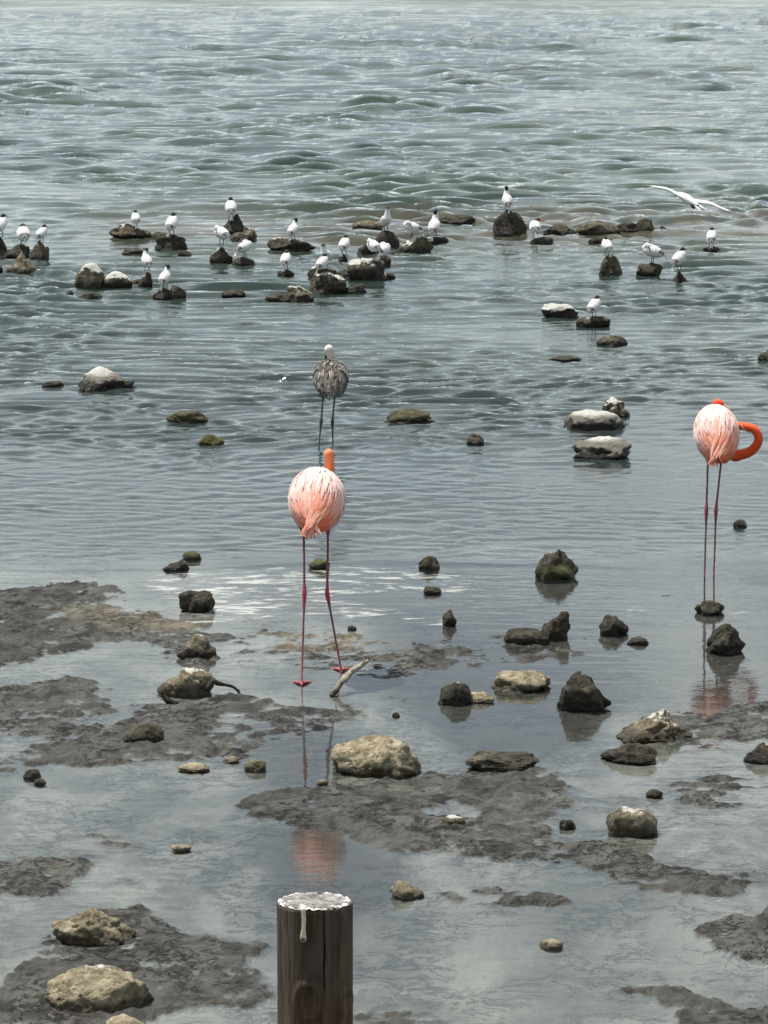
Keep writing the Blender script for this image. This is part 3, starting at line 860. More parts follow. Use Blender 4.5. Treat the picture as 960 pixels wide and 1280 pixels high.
def bvh_of(me):
    return BVHTree.FromPolygons([v.co.copy() for v in me.vertices], [tuple(p.vertices) for p in me.polygons])
def mesh_from(name, vs_, fs, cols):
    me = bpy.data.meshes.new(name); me.from_pydata(vs_, [], fs); me.update()
    color_attr(me, np.array(cols)); return me
def feather(V, Fc, Cc, bvh, root, d, length, width, lift, col_mid, col_edge, curl=0.0, free=0.0, seg=6):
    """one feather blade lying back along the skin: a strip of three columns with a rounded tip"""
    base = len(V); p = Vector(root); d = Vector(d).normalized()
    for i in range(seg + 1):
        t = i / seg
        loc, nrm, _, _ = bvh.find_nearest(p)
        if t <= 1 - free:
            q = loc + nrm * (0.0015 + lift * t)
            d2 = (d - nrm * d.dot(nrm))
            if d2.length > 1e-4: d = d2.normalized()
        else:
            q = p.copy()
        n_ = nrm
        w = width * (0.45 + 0.55 * math.sin(min(1, t * 1.7) * math.pi / 2)) * (1 - max(0, t - 0.62) ** 1.6 * 3.9)
        w = max(w, 0.0012)
        s = d.cross(n_).normalized()
        V += [q - s * w - n_ * (0.18 * w), q + n_ * (0.12 * w), q + s * w - n_ * (0.18 * w)]
        Cc += [col_edge, col_mid, col_edge]
        p = q + d * (length / seg) + Vector((0, 0, -curl * length / seg * t))
        if t > 1 - free: d = (d + Vector((0, 0, -0.12 - curl))).normalized()
    for i in range(seg):
        a = base + i * 3
        Fc += [(a, a + 1, a + 4, a + 3), (a + 1, a + 2, a + 5, a + 4)]
def lerp3(a, b, t):
    t = max(0.0, min(1.0, t)); return tuple(a[i] + (b[i] - a[i]) * t for i in range(3))

# ------------------------------------------------------------------ flamingos
def flamingo(label, foot_px, body, neck, head, legs, pal, feet_depth, seed, name='flamingo'):
    """everything is given in photo pixels plus a depth offset in metres (away from the camera) from the standing point"""
    rd = random.Random(seed)
    Y0 = on_plane(*foot_px).y
    g0 = at_depth(foot_px[0], foot_px[1], Y0); g0.z = 0
    def L(x, y, dy): return at_depth(x, y, Y0 + dy) - g0
    root = empty(name, g0)
    tag(root, label, 'flamingo', 'wading flamingos')
    k = ppm(Y0)
    bx, by, bdy = body['c']
    C = L(bx, by, bdy)
    yaw, pit = math.radians(body['yaw']), math.radians(body['pitch'])
    axis = Vector((-math.sin(yaw) * math.cos(pit), math.cos(yaw) * math.cos(pit), math.sin(pit)))
    side = axis.cross(Vector((0, 0, 1))).normalized(); up = side.cross(axis).normalized()
    rx, rz, ry = body['w'] / k / 2, body['h'] / k / 2, body['len'] / 2
    bm = bmesh.new()
    add_egg(bm, C, axis, side, up, ry, rx, rz)
    npts = [L(*p) for p in neck['pts']]
    npts[0] = C + axis * ry * 0.62 - up * rz * 0.1
    nr = neck['r']
    P, Rr = smooth_path(npts, nr)
    add_tube(bm, P, Rr, 12)
    # head: skull and cheek
    hc = L(*head['c']); hd = Vector(head['dir']).normalized()
    hq = hd.to_track_quat('Y', 'Z').to_matrix()
    hr = head['r']
    add_ellipsoid(bm, hc, (hr * 0.92, hr * 1.45, hr * 1.02), hq)
    add_ellipsoid(bm, hc + hd * hr * 1.15 - Vector((0, 0, hr * 0.18)), (hr * 0.66, hr * 0.8, hr * 0.72), hq)
    joints = []
    for lg in legs:
        p = [L(*q) for q in lg]
        hip = p[0]; ank = p[1]; ft = p[2].copy()
        ft.z = -feet_depth[legs.index(lg)]
        r0 = pal['leg_r']
        add_tube(bm, *smooth_path([hip + Vector((0, 0.03, 0.10)), hip + Vector((0, 0.012, 0.045)), hip, hip.lerp(ank, .12)], [0.045, 0.030, 0.014, r0]), 10)
        add_tube(bm, *smooth_path([hip, hip.lerp(ank, .5), hip.lerp(ank, .86), ank, ank.lerp(ft, .10), ank.lerp(ft, .25), ank.lerp(ft, .9), ft],
                                  [r0 * 1.1, r0, r0 * 1.15, r0 * 1.95, r0 * 1.45, r0 * .95, r0 * .85, r0 * 1.3]), 10)
        fwd = Vector((axis.x, axis.y, 0)).normalized(); rt = Vector((fwd.y, -fwd.x, 0))
        tips = []
        for a in (-0.62, 0.0, 0.62):
            tip = ft + (fwd * math.cos(a) + rt * math.sin(a)) * 0.085 + Vector((0, 0, 0.0))
            mid = ft.lerp(tip, .5) + Vector((0, 0, 0.010)); tips.append(tip)
            add_tube(bm, [ft + Vector((0, 0, .012)), mid, tip + Vector((0, 0, .003))], [0.008, 0.0065, 0.004], 8)
        add_tube(bm, [ft + Vector((0, 0, .012)), ft - fwd * 0.028 + Vector((0, 0, .006))], [0.006, 0.004], 6)
        for ta, tb in ((0, 1), (1, 2)):                                   # webs
            q = [ft + Vector((0, 0, .014)), ft.lerp(tips[ta], .86), ft.lerp(tips[tb], .86)]
            tv = [bm.verts.new(x + Vector((0, 0, .005))) for x in q]; bv = [bm.verts.new(x - Vector((0, 0, .004))) for x in q]
            bm.faces.new(tv); bm.faces.new(bv[::-1])
            for i in range(3): bm.faces.new((tv[i], bv[i], bv[(i + 1) % 3], tv[(i + 1) % 3]))
        joints.append((hip, ank, ft))
    me = fuse(bm, 0.0042, 3)
    co = verts_of(me).astype(float)
    # colours by region of the body
    rel = co - np.array(C)
    u = rel @ np.array(axis) / ry; s_ = rel @ np.array(side) / rx; v_ = rel @ np.array(up) / rz
    inside = (u ** 2 + s_ ** 2 + v_ ** 2) < 1.5
    nz_ = fbm3(co * 30, 3, 0.6, seed)
    col = np.tile(np.array(pal['belly']), (len(co), 1))
    tt = sstep(-0.2, 0.7, v_ + 0.15 * nz_)[:, None]
    col = np.array(pal['belly']) * (1 - tt) + np.array(pal['back']) * tt
    P_ = np.array([list(p) for p in P])
    dn = np.min(np.linalg.norm(co[:, None, :] - P_[None, ::2, :], axis=2), axis=1) if len(co) < 60000 else np.ones(len(co))
    nk = (~inside) & (dn < 0.05)
    nk |= np.linalg.norm(co - np.array(hc), axis=1) < hr * 2.3
    wgt = sstep(0.052, 0.034, dn)[:, None] * (u > 0.45)[:, None]
    wgt = np.where(nk[:, None], 1.0, wgt)
    ncol = np.array(pal['neck']) * (1 + 0.10 * nz_[:, None])
    col = col * (1 - wgt) + ncol * wgt
    if 'face' in pal:
        fm = np.linalg.norm(co - np.array(hc + hd * hr * 1.3), axis=1) < hr * 0.85
        col[fm] = np.array(pal['face'])
    for hip, ank, ft in joints:
        zleg = (co[:, 2] < hip.z + 0.012) & (np.hypot(co[:, 0] - (hip.x + (ft.x - hip.x) * 0.5), co[:, 1] - (hip.y + ft.y) / 2) < 0.4) & (v_ < -0.75)
        da = np.abs(co[:, 2] - ank.z)
        lc = np.array(pal['leg'])[None, :] * np.ones((len(co), 1))
        j = sstep(0.075, 0.02, da)[:, None]
        lc = lc * (1 - j) + np.array(pal['joint']) * j
        f = sstep(0.22, 0.03, co[:, 2] - ft.z)[:, None]
        lc = lc * (1 - f) + np.array(pal['foot']) * f
        dx = np.minimum(np.abs(co[:, 0] - hip.x), np.minimum(np.abs(co[:, 0] - ank.x), np.abs(co[:, 0] - ft.x)))
        zl = zleg & (dx < 0.12) & ~(nk & (dn < .04))
        col[zl] = lc[zl]
    color_attr(me, np.clip(col, 0, 1))
    link('body', me, M_SKIN, root)
    # plumage, blade by blade, laid from the rump forward so that each row covers the roots behind it
    bvh = bvh_of(me)
    def place(un, ang, lift=0.0):
        d = side * math.cos(ang) * rx + up * math.sin(ang) * rz
        o_ = C + axis * (un * ry) + d * 1.6
        hit = bvh.ray_cast(o_, (-d).normalized(), 2.0)
        return hit[0], hit[1]
    tip = L(*body['tail'])
    sets = {'wing_a': ([], [], []), 'wing_b': ([], [], []), 'mantle': ([], [], []), 'tail': ([], [], [])}
    for r_i, un in enumerate(np.linspace(-0.70, 0.62, 15)):
        for a_i, ang in enumerate(np.linspace(math.radians(-48), math.radians(228), 34)):
            a2 = ang + rd.uniform(-.07, .07); u2 = un + rd.uniform(-.05, .05)
            p, n_ = place(u2, a2)
            if p is None: continue
            ca = math.cos(a2)
            which = 'mantle' if abs(ca) < 0.42 else ('wing_a' if ca < 0 else 'wing_b')
            V, Fc, Cc = sets[which]
            dirn = -axis - Vector((0, 0, pal.get('droop', .35))) + side * rd.uniform(-.16, .16)
            cv = max(0.0, min(1.0, (.25 - u2) / .6))
            dirn = dirn.normalized().lerp((tip - p).normalized(), .8 * cv)
            ln = rd.uniform(.10, .17) * (1.1 if un < 0 else .85) * pal['fl']
            tt = (u2 + .8) / 1.5
            mid, edge = pal['feather'](tt, math.sin(a2), ca, rd)
            feather(V, Fc, Cc, bvh, p, dirn, ln, rd.uniform(.005, .009) * pal.get('fw', 1), rd.uniform(.003, .009) * pal.get('ruffle', 1), mid, edge, seg=5)
    # long tertials drooping over the rump, dark flight feathers below them, short tail
    for i in range(pal.get('n_long', 26)):
        ang = math.radians(rd.uniform(20, 160)); un = rd.uniform(-.66, -.30)
        p, n_ = place(un, ang)
        if p is None: continue
        V, Fc, Cc = sets['wing_a' if math.cos(ang) < 0 else 'wing_b']
        mid, edge = pal['long'](rd)
        feather(V, Fc, Cc, bvh, p + n_ * .006, (tip - p) + side * rd.uniform(-.03, .03), min(rd.uniform(.13, .20) * pal['fl'], (tip - p).length * 1.06), rd.uniform(.007, .011), .012, mid, edge, curl=.10, free=.5, seg=7)
    for sgn, nm in ((-1, 'wing_a'), (1, 'wing_b')):
        V, Fc, Cc = sets[nm]
        for i in range(pal.get('quills', 0) if sgn < 0 else 0):
            p, n_ = place(-.02 - .04 * i, (math.pi + math.radians(34 - 3 * i) if sgn < 0 else -math.radians(34 - 3 * i)))
            if p is None: continue
            feather(V, Fc, Cc, bvh, p, -axis * .6 - up * .75 + side * sgn * .12, .11 * pal['fl'] + .006 * i, .009, .020, pal['quill'], pal['quill'], curl=.3, free=.5)
    V, Fc, Cc = sets['tail']
    for i in range(11):
        a = math.radians(40 + 10 * i)
        p, n_ = place(-.80, a)
        if p is None: continue
        mid, edge = pal['long'](rd)
        feather(V, Fc, Cc, bvh, p, (tip - p) + side * math.cos(a) * .03, (tip - p).length * 1.02, .011, .004, mid, edge, curl=.05, free=.6)
    for nm, (V, Fc, Cc) in sets.items():
        if not V: continue
        fm_ = mesh_from('plumage', V, Fc, Cc)
        tag(link('wing' if nm.startswith('wing') else nm, fm_, M_PLUME, root), kind='stuff')
    # bill, bent down in the middle, black tip; eyes
    b0 = hc + hd * hr * 1.5 - Vector((0, 0, hr * .15))
    dn_ = (hd + Vector((0, 0, -1.1))).normalized()
    bm = bmesh.new(); add_tube(bm, *smooth_path([b0 - hd * hr * .5, b0 + hd * hr * .5, b0 + hd * hr * 1.1 + Vector((0, 0, -hr * .25))], [hr * .55, hr * .48, hr * .44]), 10)
    bmm = bpy.data.meshes.new('bill'); bm.to_mesh(bmm); bm.free()
    bill = link('bill', bmm, M_BILL_PALE if pal.get('pale_bill', True) else M_BILL_DARK, root)
    bm = bmesh.new(); q = b0 + hd * hr * 1.0 + Vector((0, 0, -hr * .2))
    add_tube(bm, *smooth_path([q, q + dn_ * hr * .8, q + dn_ * hr * 1.9 - hd * hr * .15], [hr * .45, hr * .40, hr * .12]), 10)
    bmm = bpy.data.meshes.new('bill_tip'); bm.to_mesh(bmm); bm.free()
    link('bill_tip', bmm, M_BILL_DARK, bill)
    es = hd.cross(Vector((0, 0, 1))).normalized()
    for sg in (-1, 1):
        bm = bmesh.new(); add_ellipsoid(bm, hc + hd * hr * .55 + es * sg * hr * .84 + Vector((0, 0, hr * .22)), (hr * .16,) * 3, None, 10)
        bmm = bpy.data.meshes.new('eye'); bm.to_mesh(bmm); bm.free()
        link('eye', bmm, M_EYE, root)
    return root

def pink_feather(t, sa, ca, rd):
    pale, salmon, orange = (.86, .58, .52), (.84, .36, .25), (.82, .17, .06)
    k = (t - .30) / .34 + .15 * sa + rd.uniform(-.28, .28)
    mid = lerp3(orange, pale, k * 1.05 - .08)
    edge = lerp3(mid, (.90, .72, .67), .12 + .45 * k + rd.uniform(-.15, .25))
    return mid, edge
def pink_long(rd):
    k = rd.random()
    return lerp3((.84, .18, .07), (.86, .42, .31), k), lerp3((.86, .34, .21), (.90, .66, .59), rd.random())
PINK = dict(belly=(.62, .17, .09), back=(.84, .48, .40), neck=(.80, .26, .12), leg=(.22, .075, .085), joint=(.36, .055, .075), foot=(.46, .10, .12),
            leg_r=.0066, fl=1.0, feather=pink_feather, long=pink_long, quill=(.025, .02, .022))
ORANGE = dict(PINK, neck=(.84, .105, .022), belly=(.58, .14, .06), face=(.80, .55, .48), leg=(.19, .085, .095), joint=(.30, .075, .095), foot=(.42, .13, .16))
def grey_feather(t, sa, ca, rd):
    k = rd.random()
    return lerp3((.018, .014, .012), (.10, .08, .065), k * (1 if rd.random() < .8 else 1.6)), (lerp3((.10, .085, .07), (.30, .265, .225), rd.random()) if rd.random() < .68 else (.55, .51, .46))
def grey_long(rd):
    k = rd.random()
    return lerp3((.05, .04, .033), (.36, .31, .26), k), lerp3((.30, .265, .225), (.74, .69, .62), rd.random())
GREY = dict(belly=(.22, .195, .17), back=(.24, .21, .18), neck=(.66, .64, .58), leg=(.115, .105, .105), joint=(.075, .06, .062), foot=(.10, .09, .09),
            leg_r=.0072, fl=.72, fw=1.5, ruffle=2.6, feather=grey_feather, long=grey_long, quill=(.05, .042, .038), pale_bill=False, n_long=34)

PINK['quills'] = 6
flamingo('salmon pink flamingo striding over the mud, legs apart, driftwood stick at its foot', (396, 848),
         dict(c=(396, 626, .08), w=69, h=72, len=.44, yaw=0, pitch=24, tail=(381, 660, -.20)),
         dict(pts=[(396, 600, .2), (404, 640, .33), (411, 622, .36), (412, 596, .30), (412, 578, .26), (411, 570, .25)], r=[.052, .036, .027, .0245, .024, .024]),
         dict(c=(411.5, 569, .265), dir=(.10, .85, -.50), r=.0295),
         [[(379.5, 655, .03), (380.5, 741, -.03), (377, 857, -.14)], [(410, 660, .06), (409, 742, .05), (427, 838, .16)]],
         PINK, [.004, .004], 3)
flamingo('flamingo wading alone, vivid orange neck looped out sideways, head behind its back', (887, 719),
         dict(c=(896, 543, .06), w=54, h=64, len=.44, yaw=6, pitch=28, tail=(888, 575, -.20)),
         dict(pts=[(905, 560, .2), (913, 566, .26), (927, 568, .26), (941, 562, .24), (948.5, 549, .22), (943, 537, .22), (930, 533, .24), (916, 531, .28), (906, 520, .29), (901, 509, .25)],
              r=[.050, .036, .031, .028, .026, .025, .0245, .024, .0235, .023]),
         dict(c=(898.5, 505, .24), dir=(.75, .2, -.35), r=.026),
         [[(885, 570, .0), (883, 637, -.02), (880.5, 718, -.03)], [(902.5, 567, .03), (895, 637, .02), (892, 721, .02)]],
         ORANGE, [.075, .07], 8)
flamingo('grey brown juvenile flamingo with ruffled streaky feathers, wading beyond the pink one', (407, 557),
         dict(c=(413.5, 473, .05), w=39, h=39, len=.40, yaw=2, pitch=22, tail=(414, 494, -.18)),
         dict(pts=[(412, 455, .2), (414, 470, .30), (416, 462, .31), (415, 450, .27), (413, 441, .23), (411, 437, .22)], r=[.046, .038, .034, .032, .031, .031]),
         dict(c=(411, 437.5, .23), dir=(-.15, .9, -.35), r=.036),
         [[(404, 491, .0), (401.5, 526, -.02), (396, 557, -.05)], [(418.5, 494, .02), (415.5, 527, .02), (416.5, 559, .03)]],
         GREY, [.14, .14], 15)

# ------------------------------------------------------------------ terns
def tern_mesh(pose):
    """a standing tern 0.25 m tall facing +Y, feet at the origin; returns [(part name, mesh, material)]"""
    pit = math.radians({'alert': 34, 'rest': 24, 'preen': 12, 'crouch': 10, 'turn': 28, 'red': 12}[pose])
    zc = 0.118 if pose != 'crouch' else 0.085
    ax = Vector((0, math.cos(pit), math.sin(pit))); sd = Vector((1, 0, 0)); up = sd.cross(ax)
    C = Vector((0, -0.01, zc)); bm = bmesh.new()
    add_egg(bm, C, ax, sd, up, .118, .062, .058, tail=1.6)
    sh = C + ax * .075 + up * .012
    if pose == 'alert': hc, hd = Vector((0, .062, .272)), Vector((.1, 1, .1))
    elif pose == 'turn': hc, hd = Vector((.006, .068, .245)), Vector((-.9, .5, -.1))
    elif pose == 'preen': hc, hd = Vector((-.030, .045, .176)), Vector((-.5, -.7, -.5))
    elif pose == 'crouch': hc, hd = Vector((0, .085, .150)), Vector((.1, 1, -.1))
    elif pose == 'red': hc, hd = Vector((.030, .085, .185)), Vector((1, .25, -.05))
    else: hc, hd = Vector((0, .076, .208)), Vector((.05, 1, -.05))
    hd.normalize()
    fat = 1.0 if pose in ('alert', 'turn') else 1.15
    add_tube(bm, *smooth_path([C + ax * .03, sh, sh.lerp(hc, .5) + Vector((0, .004, 0)), hc], [.054 * fat, .047 * fat, .032 * fat, .024]), 12)
    hq = hd.to_track_quat('Y', 'Z').to_matrix()
    add_ellipsoid(bm, hc, (.027, .036, .027), hq)
    legs = []
    for s in (-1, 1):
        top = C + sd * s * .020 - up * .035; ft = Vector((s * .021, .004, .003))
        add_tube(bm, [top, top.lerp(ft, .45), ft], [.009, .0048, .0046], 8)
        for a in (-.5, 0, .5):
            add_tube(bm, [ft, ft + Vector((math.sin(a), math.cos(a), 0)) * .03], [.0046, .0034], 6)
    me = fuse(bm, .0034, 2)
    co = verts_of(me).astype(float)
    col = np.tile(np.array([.80, .80, .79]), (len(co), 1))
    u = (co - np.array(C)) @ np.array(ax); v = (co - np.array(C)) @ np.array(up)
    back = (v > .012) & (u < .085)
    col[back] = (.70, .71, .72)
    h = co - np.array(hc); hu = h @ np.array(hd); hv = h[:, 2]
    capped = (np.linalg.norm(h, axis=1) < .052) & (hv > .000 - .35 * np.clip(-hu, 0, .05))
    if pose in ('alert', 'turn', 'rest', 'red', 'crouch'):
        nape = (hu < .0) & (hv > (-.032 if pose in ('alert', 'turn') else -.012)) & (np.linalg.norm(h, axis=1) < .052) & (np.abs(h @ np.array(hd.cross(Vector((0, 0, 1))))) < .022)
        col[(capped & (hv > -.006)) | nape] = (.012, .012, .014)
    else:
        col[capped & (hu > -.004) & (hv > .006)] = (.012, .012, .014)
    col[co[:, 2] < zc - .060] = (.02, .018, .018)
    color_attr(me, col)
    parts = [('body', me, M_SKIN)]
    bvh = bvh_of(me)
    # folded wings: overlapping long feathers from the shoulder to crossed dark tips
    for s in (-1, 1):
        V, Fc, Cc = [], [], []
        for r in range(4):
            for j in range(7):
                un = .075 - .030 * r; ang = math.radians(96 - s * (12 + 13 * j))
                d = sd * math.cos(ang) * .062 + up * math.sin(ang) * .058
                hit = bvh.ray_cast(C + ax * un + d * 1.8, (-d).normalized(), 1.0)
                if hit[0] is None: continue
                g = .60 + .08 * ((j * 7 + r * 3) % 5) / 4
                feather(V, Fc, Cc, bvh, hit[0], -ax - sd * s * (.05 + .02 * j), .062, .010, .004, (g, g, g * 1.01), (g * 1.18,) * 3, seg=4)
        for j in range(6):                                           # primaries, darkened and lengthened to carry the belly's shade as well
            ang = math.radians(90 - s * (40 + 7 * j)); d = sd * math.cos(ang) * .062 + up * math.sin(ang) * .058
            hit = bvh.ray_cast(C - ax * .02 + d * 1.8, (-d).normalized(), 1.0)
            if hit[0] is None: continue
            g = .13 - .015 * j
            feather(V, Fc, Cc, bvh, hit[0], -ax - sd * s * .42, .150 - .008 * j, .008, .007, (g, g, g), (.22 - .02 * j,) * 3, free=.55, curl=.05, seg=6)
        parts.append(('wing', mesh_from('wing', V, Fc, Cc), M_PLUME))
    V, Fc, Cc = [], [], []
    for j in range(7):
        a = (j - 3) * .13
        p = C - ax * .095 + up * .006 + sd * (j - 3) * .004
        feather(V, Fc, Cc, bvh, p, -ax * math.cos(a) + sd * math.sin(a) * .5, .075 + .012 * abs(j - 3), .007, .003, (.72,) * 3, (.80,) * 3, free=.9, seg=4)
    parts.append(('tail', mesh_from('tail', V, Fc, Cc), M_PLUME))
    bm = bmesh.new(); add_tube(bm, *smooth_path([hc + hd * .024, hc + hd * .055, hc + hd * .088 - Vector((0, 0, .006))], [.010, .0075, .0015]), 8)
    b = bpy.data.meshes.new('bill'); bm.to_mesh(b); bm.free()
    parts.append(('bill', b, M_BILL_RED if pose == 'red' else M_BILL_DARK))
    zmax = float(co[:, 2].max())
    return parts, zmax
TERN = {p: tern_mesh(p) for p in ('alert', 'rest', 'preen', 'crouch', 'turn', 'red')}
def tern(x, yf, yt, pose, yaw, rock_key, label, name='tern'):
    parts, hz_ = TERN[pose]
    p = rock_top(rock_key, x)
    want = (yf - yt) / ppm(p.y)
    s = min(1.25, max(0.82, want / hz_))
    r = empty(name, p - Vector((0, 0, .004)), math.radians(yaw))
    r.scale = (s, s, s)
    tag(r, label, 'tern', 'terns perched on the rocks')
    for nm, me, mt in parts:
        link(nm, me, mt, r)
    return r
tern(2, 297, 268, 'rest', -20, 'edge_a', 'tern half cut off by the picture edge on a dark rock')
tern(29, 312, 287, 'crouch', 10, 'reef_left', 'broad tern crouching on the rubble behind the brown pointed rock')
tern(53, 301, 280, 'rest', -25, 't3', 'small tern with a neat black cap on the knobbly brown rock')
tern(170, 277, 257, 'rest', 8, 't4', 'small tern on the peak of the wide low rock with a pale patch')
tern(217, 293, 265, 'rest', -12, 't5', 'large round tern on the ridge of the dark angular rock')
tern(287, 267, 240, 'rest', 5, 't6', 'tern with wide shoulders on the dark pointed rock, back turned')
tern(277, 308, 283, 'preen', 35, 't7', 'tern with its head tucked away on the cone shaped grey rock')
tern(308, 321, 299, 'preen', -40, 't8', 'tern with its head tucked away on the low black rock beside the cone')
tern(182, 340, 316, 'turn', 20, 't9', 'slim tern on the narrow dark stump, bill turned aside')
tern(204, 360, 330, 'turn', -18, 't10', 'tall tern with a long black nape on the flat brown rock')
tern(367, 297, 270, 'turn', -22, 't11', 'tern looking aside on the wide dark flat rock')
tern(357, 338, 313, 'rest', -10, 't12', 'tern on a small flat stone awash, standing in open water')
tern(428, 321, 296, 'rest', -15, 't13', 'tern standing on the small dark stub in the water')
tern(410, 331, 304, 'turn', 150, 'pile_back', 'hind one of two terns on the brown pile of rocks')
tern(404, 340, 318, 'rest', -28, 'pile_main', 'front one of two terns on the brown pile, on its white top')
tern(484, 288, 257, 'alert', -160, 't16', 'long necked tern with dark nape on the black rounded rock')
tern(468, 319, 296, 'preen', 30, 'block', 'nearer of two preening terns huddled on the block shaped rock')
tern(480, 318, 294, 'preen', -25, 'block', 'farther of two preening terns huddled on the block shaped rock')
tern(513, 291, 270, 'preen', 80, 'guano_c', 'tern bent level while preening, on the large white streaked rock')
tern(541, 297, 262, 'alert', -12, 't20', 'tall white tern with its neck stretched beside the white streaked rock')
tern(632, 263, 233, 'alert', 8, 'big_black', 'alert tern upright on the big black dome of rock')
tern(671, 298, 273, 'red', 0, 't22', 'tern with a red bill standing awash beside the black dome')
tern(758, 318, 295, 'rest', 14, 't23', 'neat white tern on the brown egg shaped rock')
tern(817, 330, 304, 'preen', 60, 't24', 'preening tern with its tail held out on the dark olive rock')
tern(848, 340, 312, 'rest', -35, 't25', 'white tern with black cap on the small cone with a white patch')
tern(887, 311, 287, 'rest', -6, 't26', 'small distant tern on the thin rock awash below the flying one')
tern(740, 397, 370, 'rest', -30, 't27', 'lone tern nearest the shore on the low flat brown rock')

def flying_tern():
    Y = 35.0
    A = lambda x, y, dy=0: at_depth(x, y, Y + dy)
    c = A(858, 248)
    root = empty('tern', c)
    tag(root, 'white tern flying low over the water with long wings spread', 'tern')
    R_ = lambda x, y, dy=0: A(x, y, dy) - c
    bm = bmesh.new()
    pts = [R_(846, 242.5, .10), R_(851, 244, .07), R_(858, 248, .0), R_(866, 253, -.07), R_(873, 258, -.13)]
    add_tube(bm, *smooth_path(pts, [.022, .030, .046, .034, .012]), 14)
    add_ellipsoid(bm, R_(848.5, 243, .09), (.028, .034, .027))
    for dx in (0, 1):
        add_tube(bm, [R_(862 + dx, 251, -.02), R_(865 + dx * 2, 257.5, -.03), R_(867 + dx, 261, -.03)], [.012, .010, .008], 8)
    me = fuse(bm, .004, 3); co = verts_of(me).astype(float)
    col = np.tile(np.array([.80, .80, .80]), (len(co), 1))
    h = co - np.array(R_(848.5, 243, .09))
    col[(np.linalg.norm(h, axis=1) < .036) & (h[:, 2] > .014)] = (.5, .5, .5)
    col[co[:, 2] < R_(863, 254.5).z] = (.03, .03, .03)
    color_attr(me, col); link('body', me, M_SKIN, root)
    for nodes, chord in (([(856, 246, .03), (843, 240, .06), (833, 235.5, .03), (818, 233, -.02), (803, 231.5, -.08)], [.11, .105, .085, .055, .008]),
                         ([(862, 250, .0), (876, 251.5, .03), (888, 253.5, .0), (906, 261.5, -.05), (926, 268.5, -.10)], [.11, .105, .085, .055, .008])):
        P, cw = smooth_path([R_(*q) for q in nodes], chord, 7)
        V, Fc, Cc = [], [], []
        n = len(P)
        for i, (p, w) in enumerate(zip(P, cw)):
            t = i / (n - 1); p = Vector(p)
            for f, dz in ((0.35, 0.0), (0.12, .010), (-.2, .006), (-.65, -.004), (-.2, -.004), (.12, -.006)):
                V.append(p + Vector((0, f * w, dz * (1 - .7 * t) + .30 * f * w)))
                e = (f < -.5 and t > .35) or t > .80
                g = .74 if not e else .74 - .58 * min(1, (t - .3) * 1.6)
                Cc.append((g, g, g))
        for i in range(n - 1):
            for k in range(6):
                a = i * 6 + k; b = i * 6 + (k + 1) % 6
                Fc.append((a, b, b + 6, a + 6))
        Fc.append(tuple(range(6))[::-1]); Fc.append(tuple(range((n - 1) * 6, n * 6)))
        link('wing', mesh_from('wing', V, Fc, Cc), M_PLUME, root)
    V, Fc, Cc = [], [], []
    for tip, off in (((884, 263.5, -.20), .010), ((878, 264.5, -.22), -.010)):
        b = len(V); p0 = R_(868, 254.5, -.08); p1 = R_(*tip)
        for i in range(6):
            t = i / 5; p = p0.lerp(p1, t); w = .020 * (1 - t) + .003
            V += [p + Vector((off - w, 0, .003)), p + Vector((off, 0, .007)), p + Vector((off + w, 0, .002)), p + Vector((off, 0, -.003))]
            Cc += [(.82, .82, .82)] * 4
        for i in range(5):
            for k in range(4):
                a = b + i * 4 + k; c2 = b + i * 4 + (k + 1) % 4; Fc.append((a, c2, c2 + 4, a + 4))
    link('tail', mesh_from('tail', V, Fc, Cc), M_PLUME, root)
    bm = bmesh.new(); add_tube(bm, [R_(847, 243.2, .10), R_(844.5, 244.5, .14), R_(843, 246.5, .17)], [.011, .008, .002], 8)
    b = bpy.data.meshes.new('bill'); bm.to_mesh(b); bm.free()
    link('bill', b, M_BILL_DARK, root)
flying_tern()

# ------------------------------------------------------------------ driftwood
M_DRIFT = mat_wood('bleached_driftwood', (.20, .165, .125), (.50, .44, .35), 14, 60)
M_TWIG = mat_wood('dark_wet_wood', (.020, .017, .014), (.06, .05, .04), 14, 60)
def branch(name, nodes, rad, mat, label, seed):
    rd = random.Random(seed)
    base = on_plane(nodes[0][0], nodes[0][1])
    pts = [at_depth(x, y, base.y + dy) - base for x, y, dy in nodes]
    P, R_ = smooth_path(pts, rad, 7)
    P = [Vector(p) + Vector((rd.uniform(-1, 1), rd.uniform(-1, 1), rd.uniform(-1, 1))) * .06 * r for p, r in zip(P, R_)]
    R_ = [r * (1 + .07 * math.sin(i * .55 + seed)) for i, r in enumerate(R_)]
    bm = bmesh.new(); add_tube(bm, P, R_, 10)
    me = bpy.data.meshes.new(name); bm.to_mesh(me); bm.free()
    co = verts_of(me)
    g = 0.8 + 0.35 * fbm3(co * 40, 3, .6, seed)
    wetm = sstep(.05, .012, co[:, 2])
    g = g * (1 - .75 * wetm)
    color_attr(me, np.clip(np.stack([g, g, g], -1), 0.05, 1.2))
    o = link(name, me, mat); o.location = base
    tag(o, label, 'driftwood')
    return o
st = branch('driftwood_stick', [(414, 870, 0), (419, 864, .02), (427, 852, .05), (434, 845.5, .08), (440, 839, .10), (450, 832.5, .13), (460, 826, .15)],
            [.011, .014, .016, .017, .014, .013, .007], M_DRIFT, 'bleached crooked stick slanting up beside the foot of the striding flamingo', 4)
def twig(parent, nodes, rad, base_px, nm='twig', mat=None):
    base = parent.location
    pts = [at_depth(x, y, base.y + dy) - base for x, y, dy in nodes]
    bm = bmesh.new(); add_tube(bm, *smooth_path(pts, rad, 5), 8)
    me = bpy.data.meshes.new(nm); bm.to_mesh(me); bm.free()
    color_attr(me, np.full((len(me.vertices), 3), .9)); link(nm, me, mat or M_DRIFT, parent)
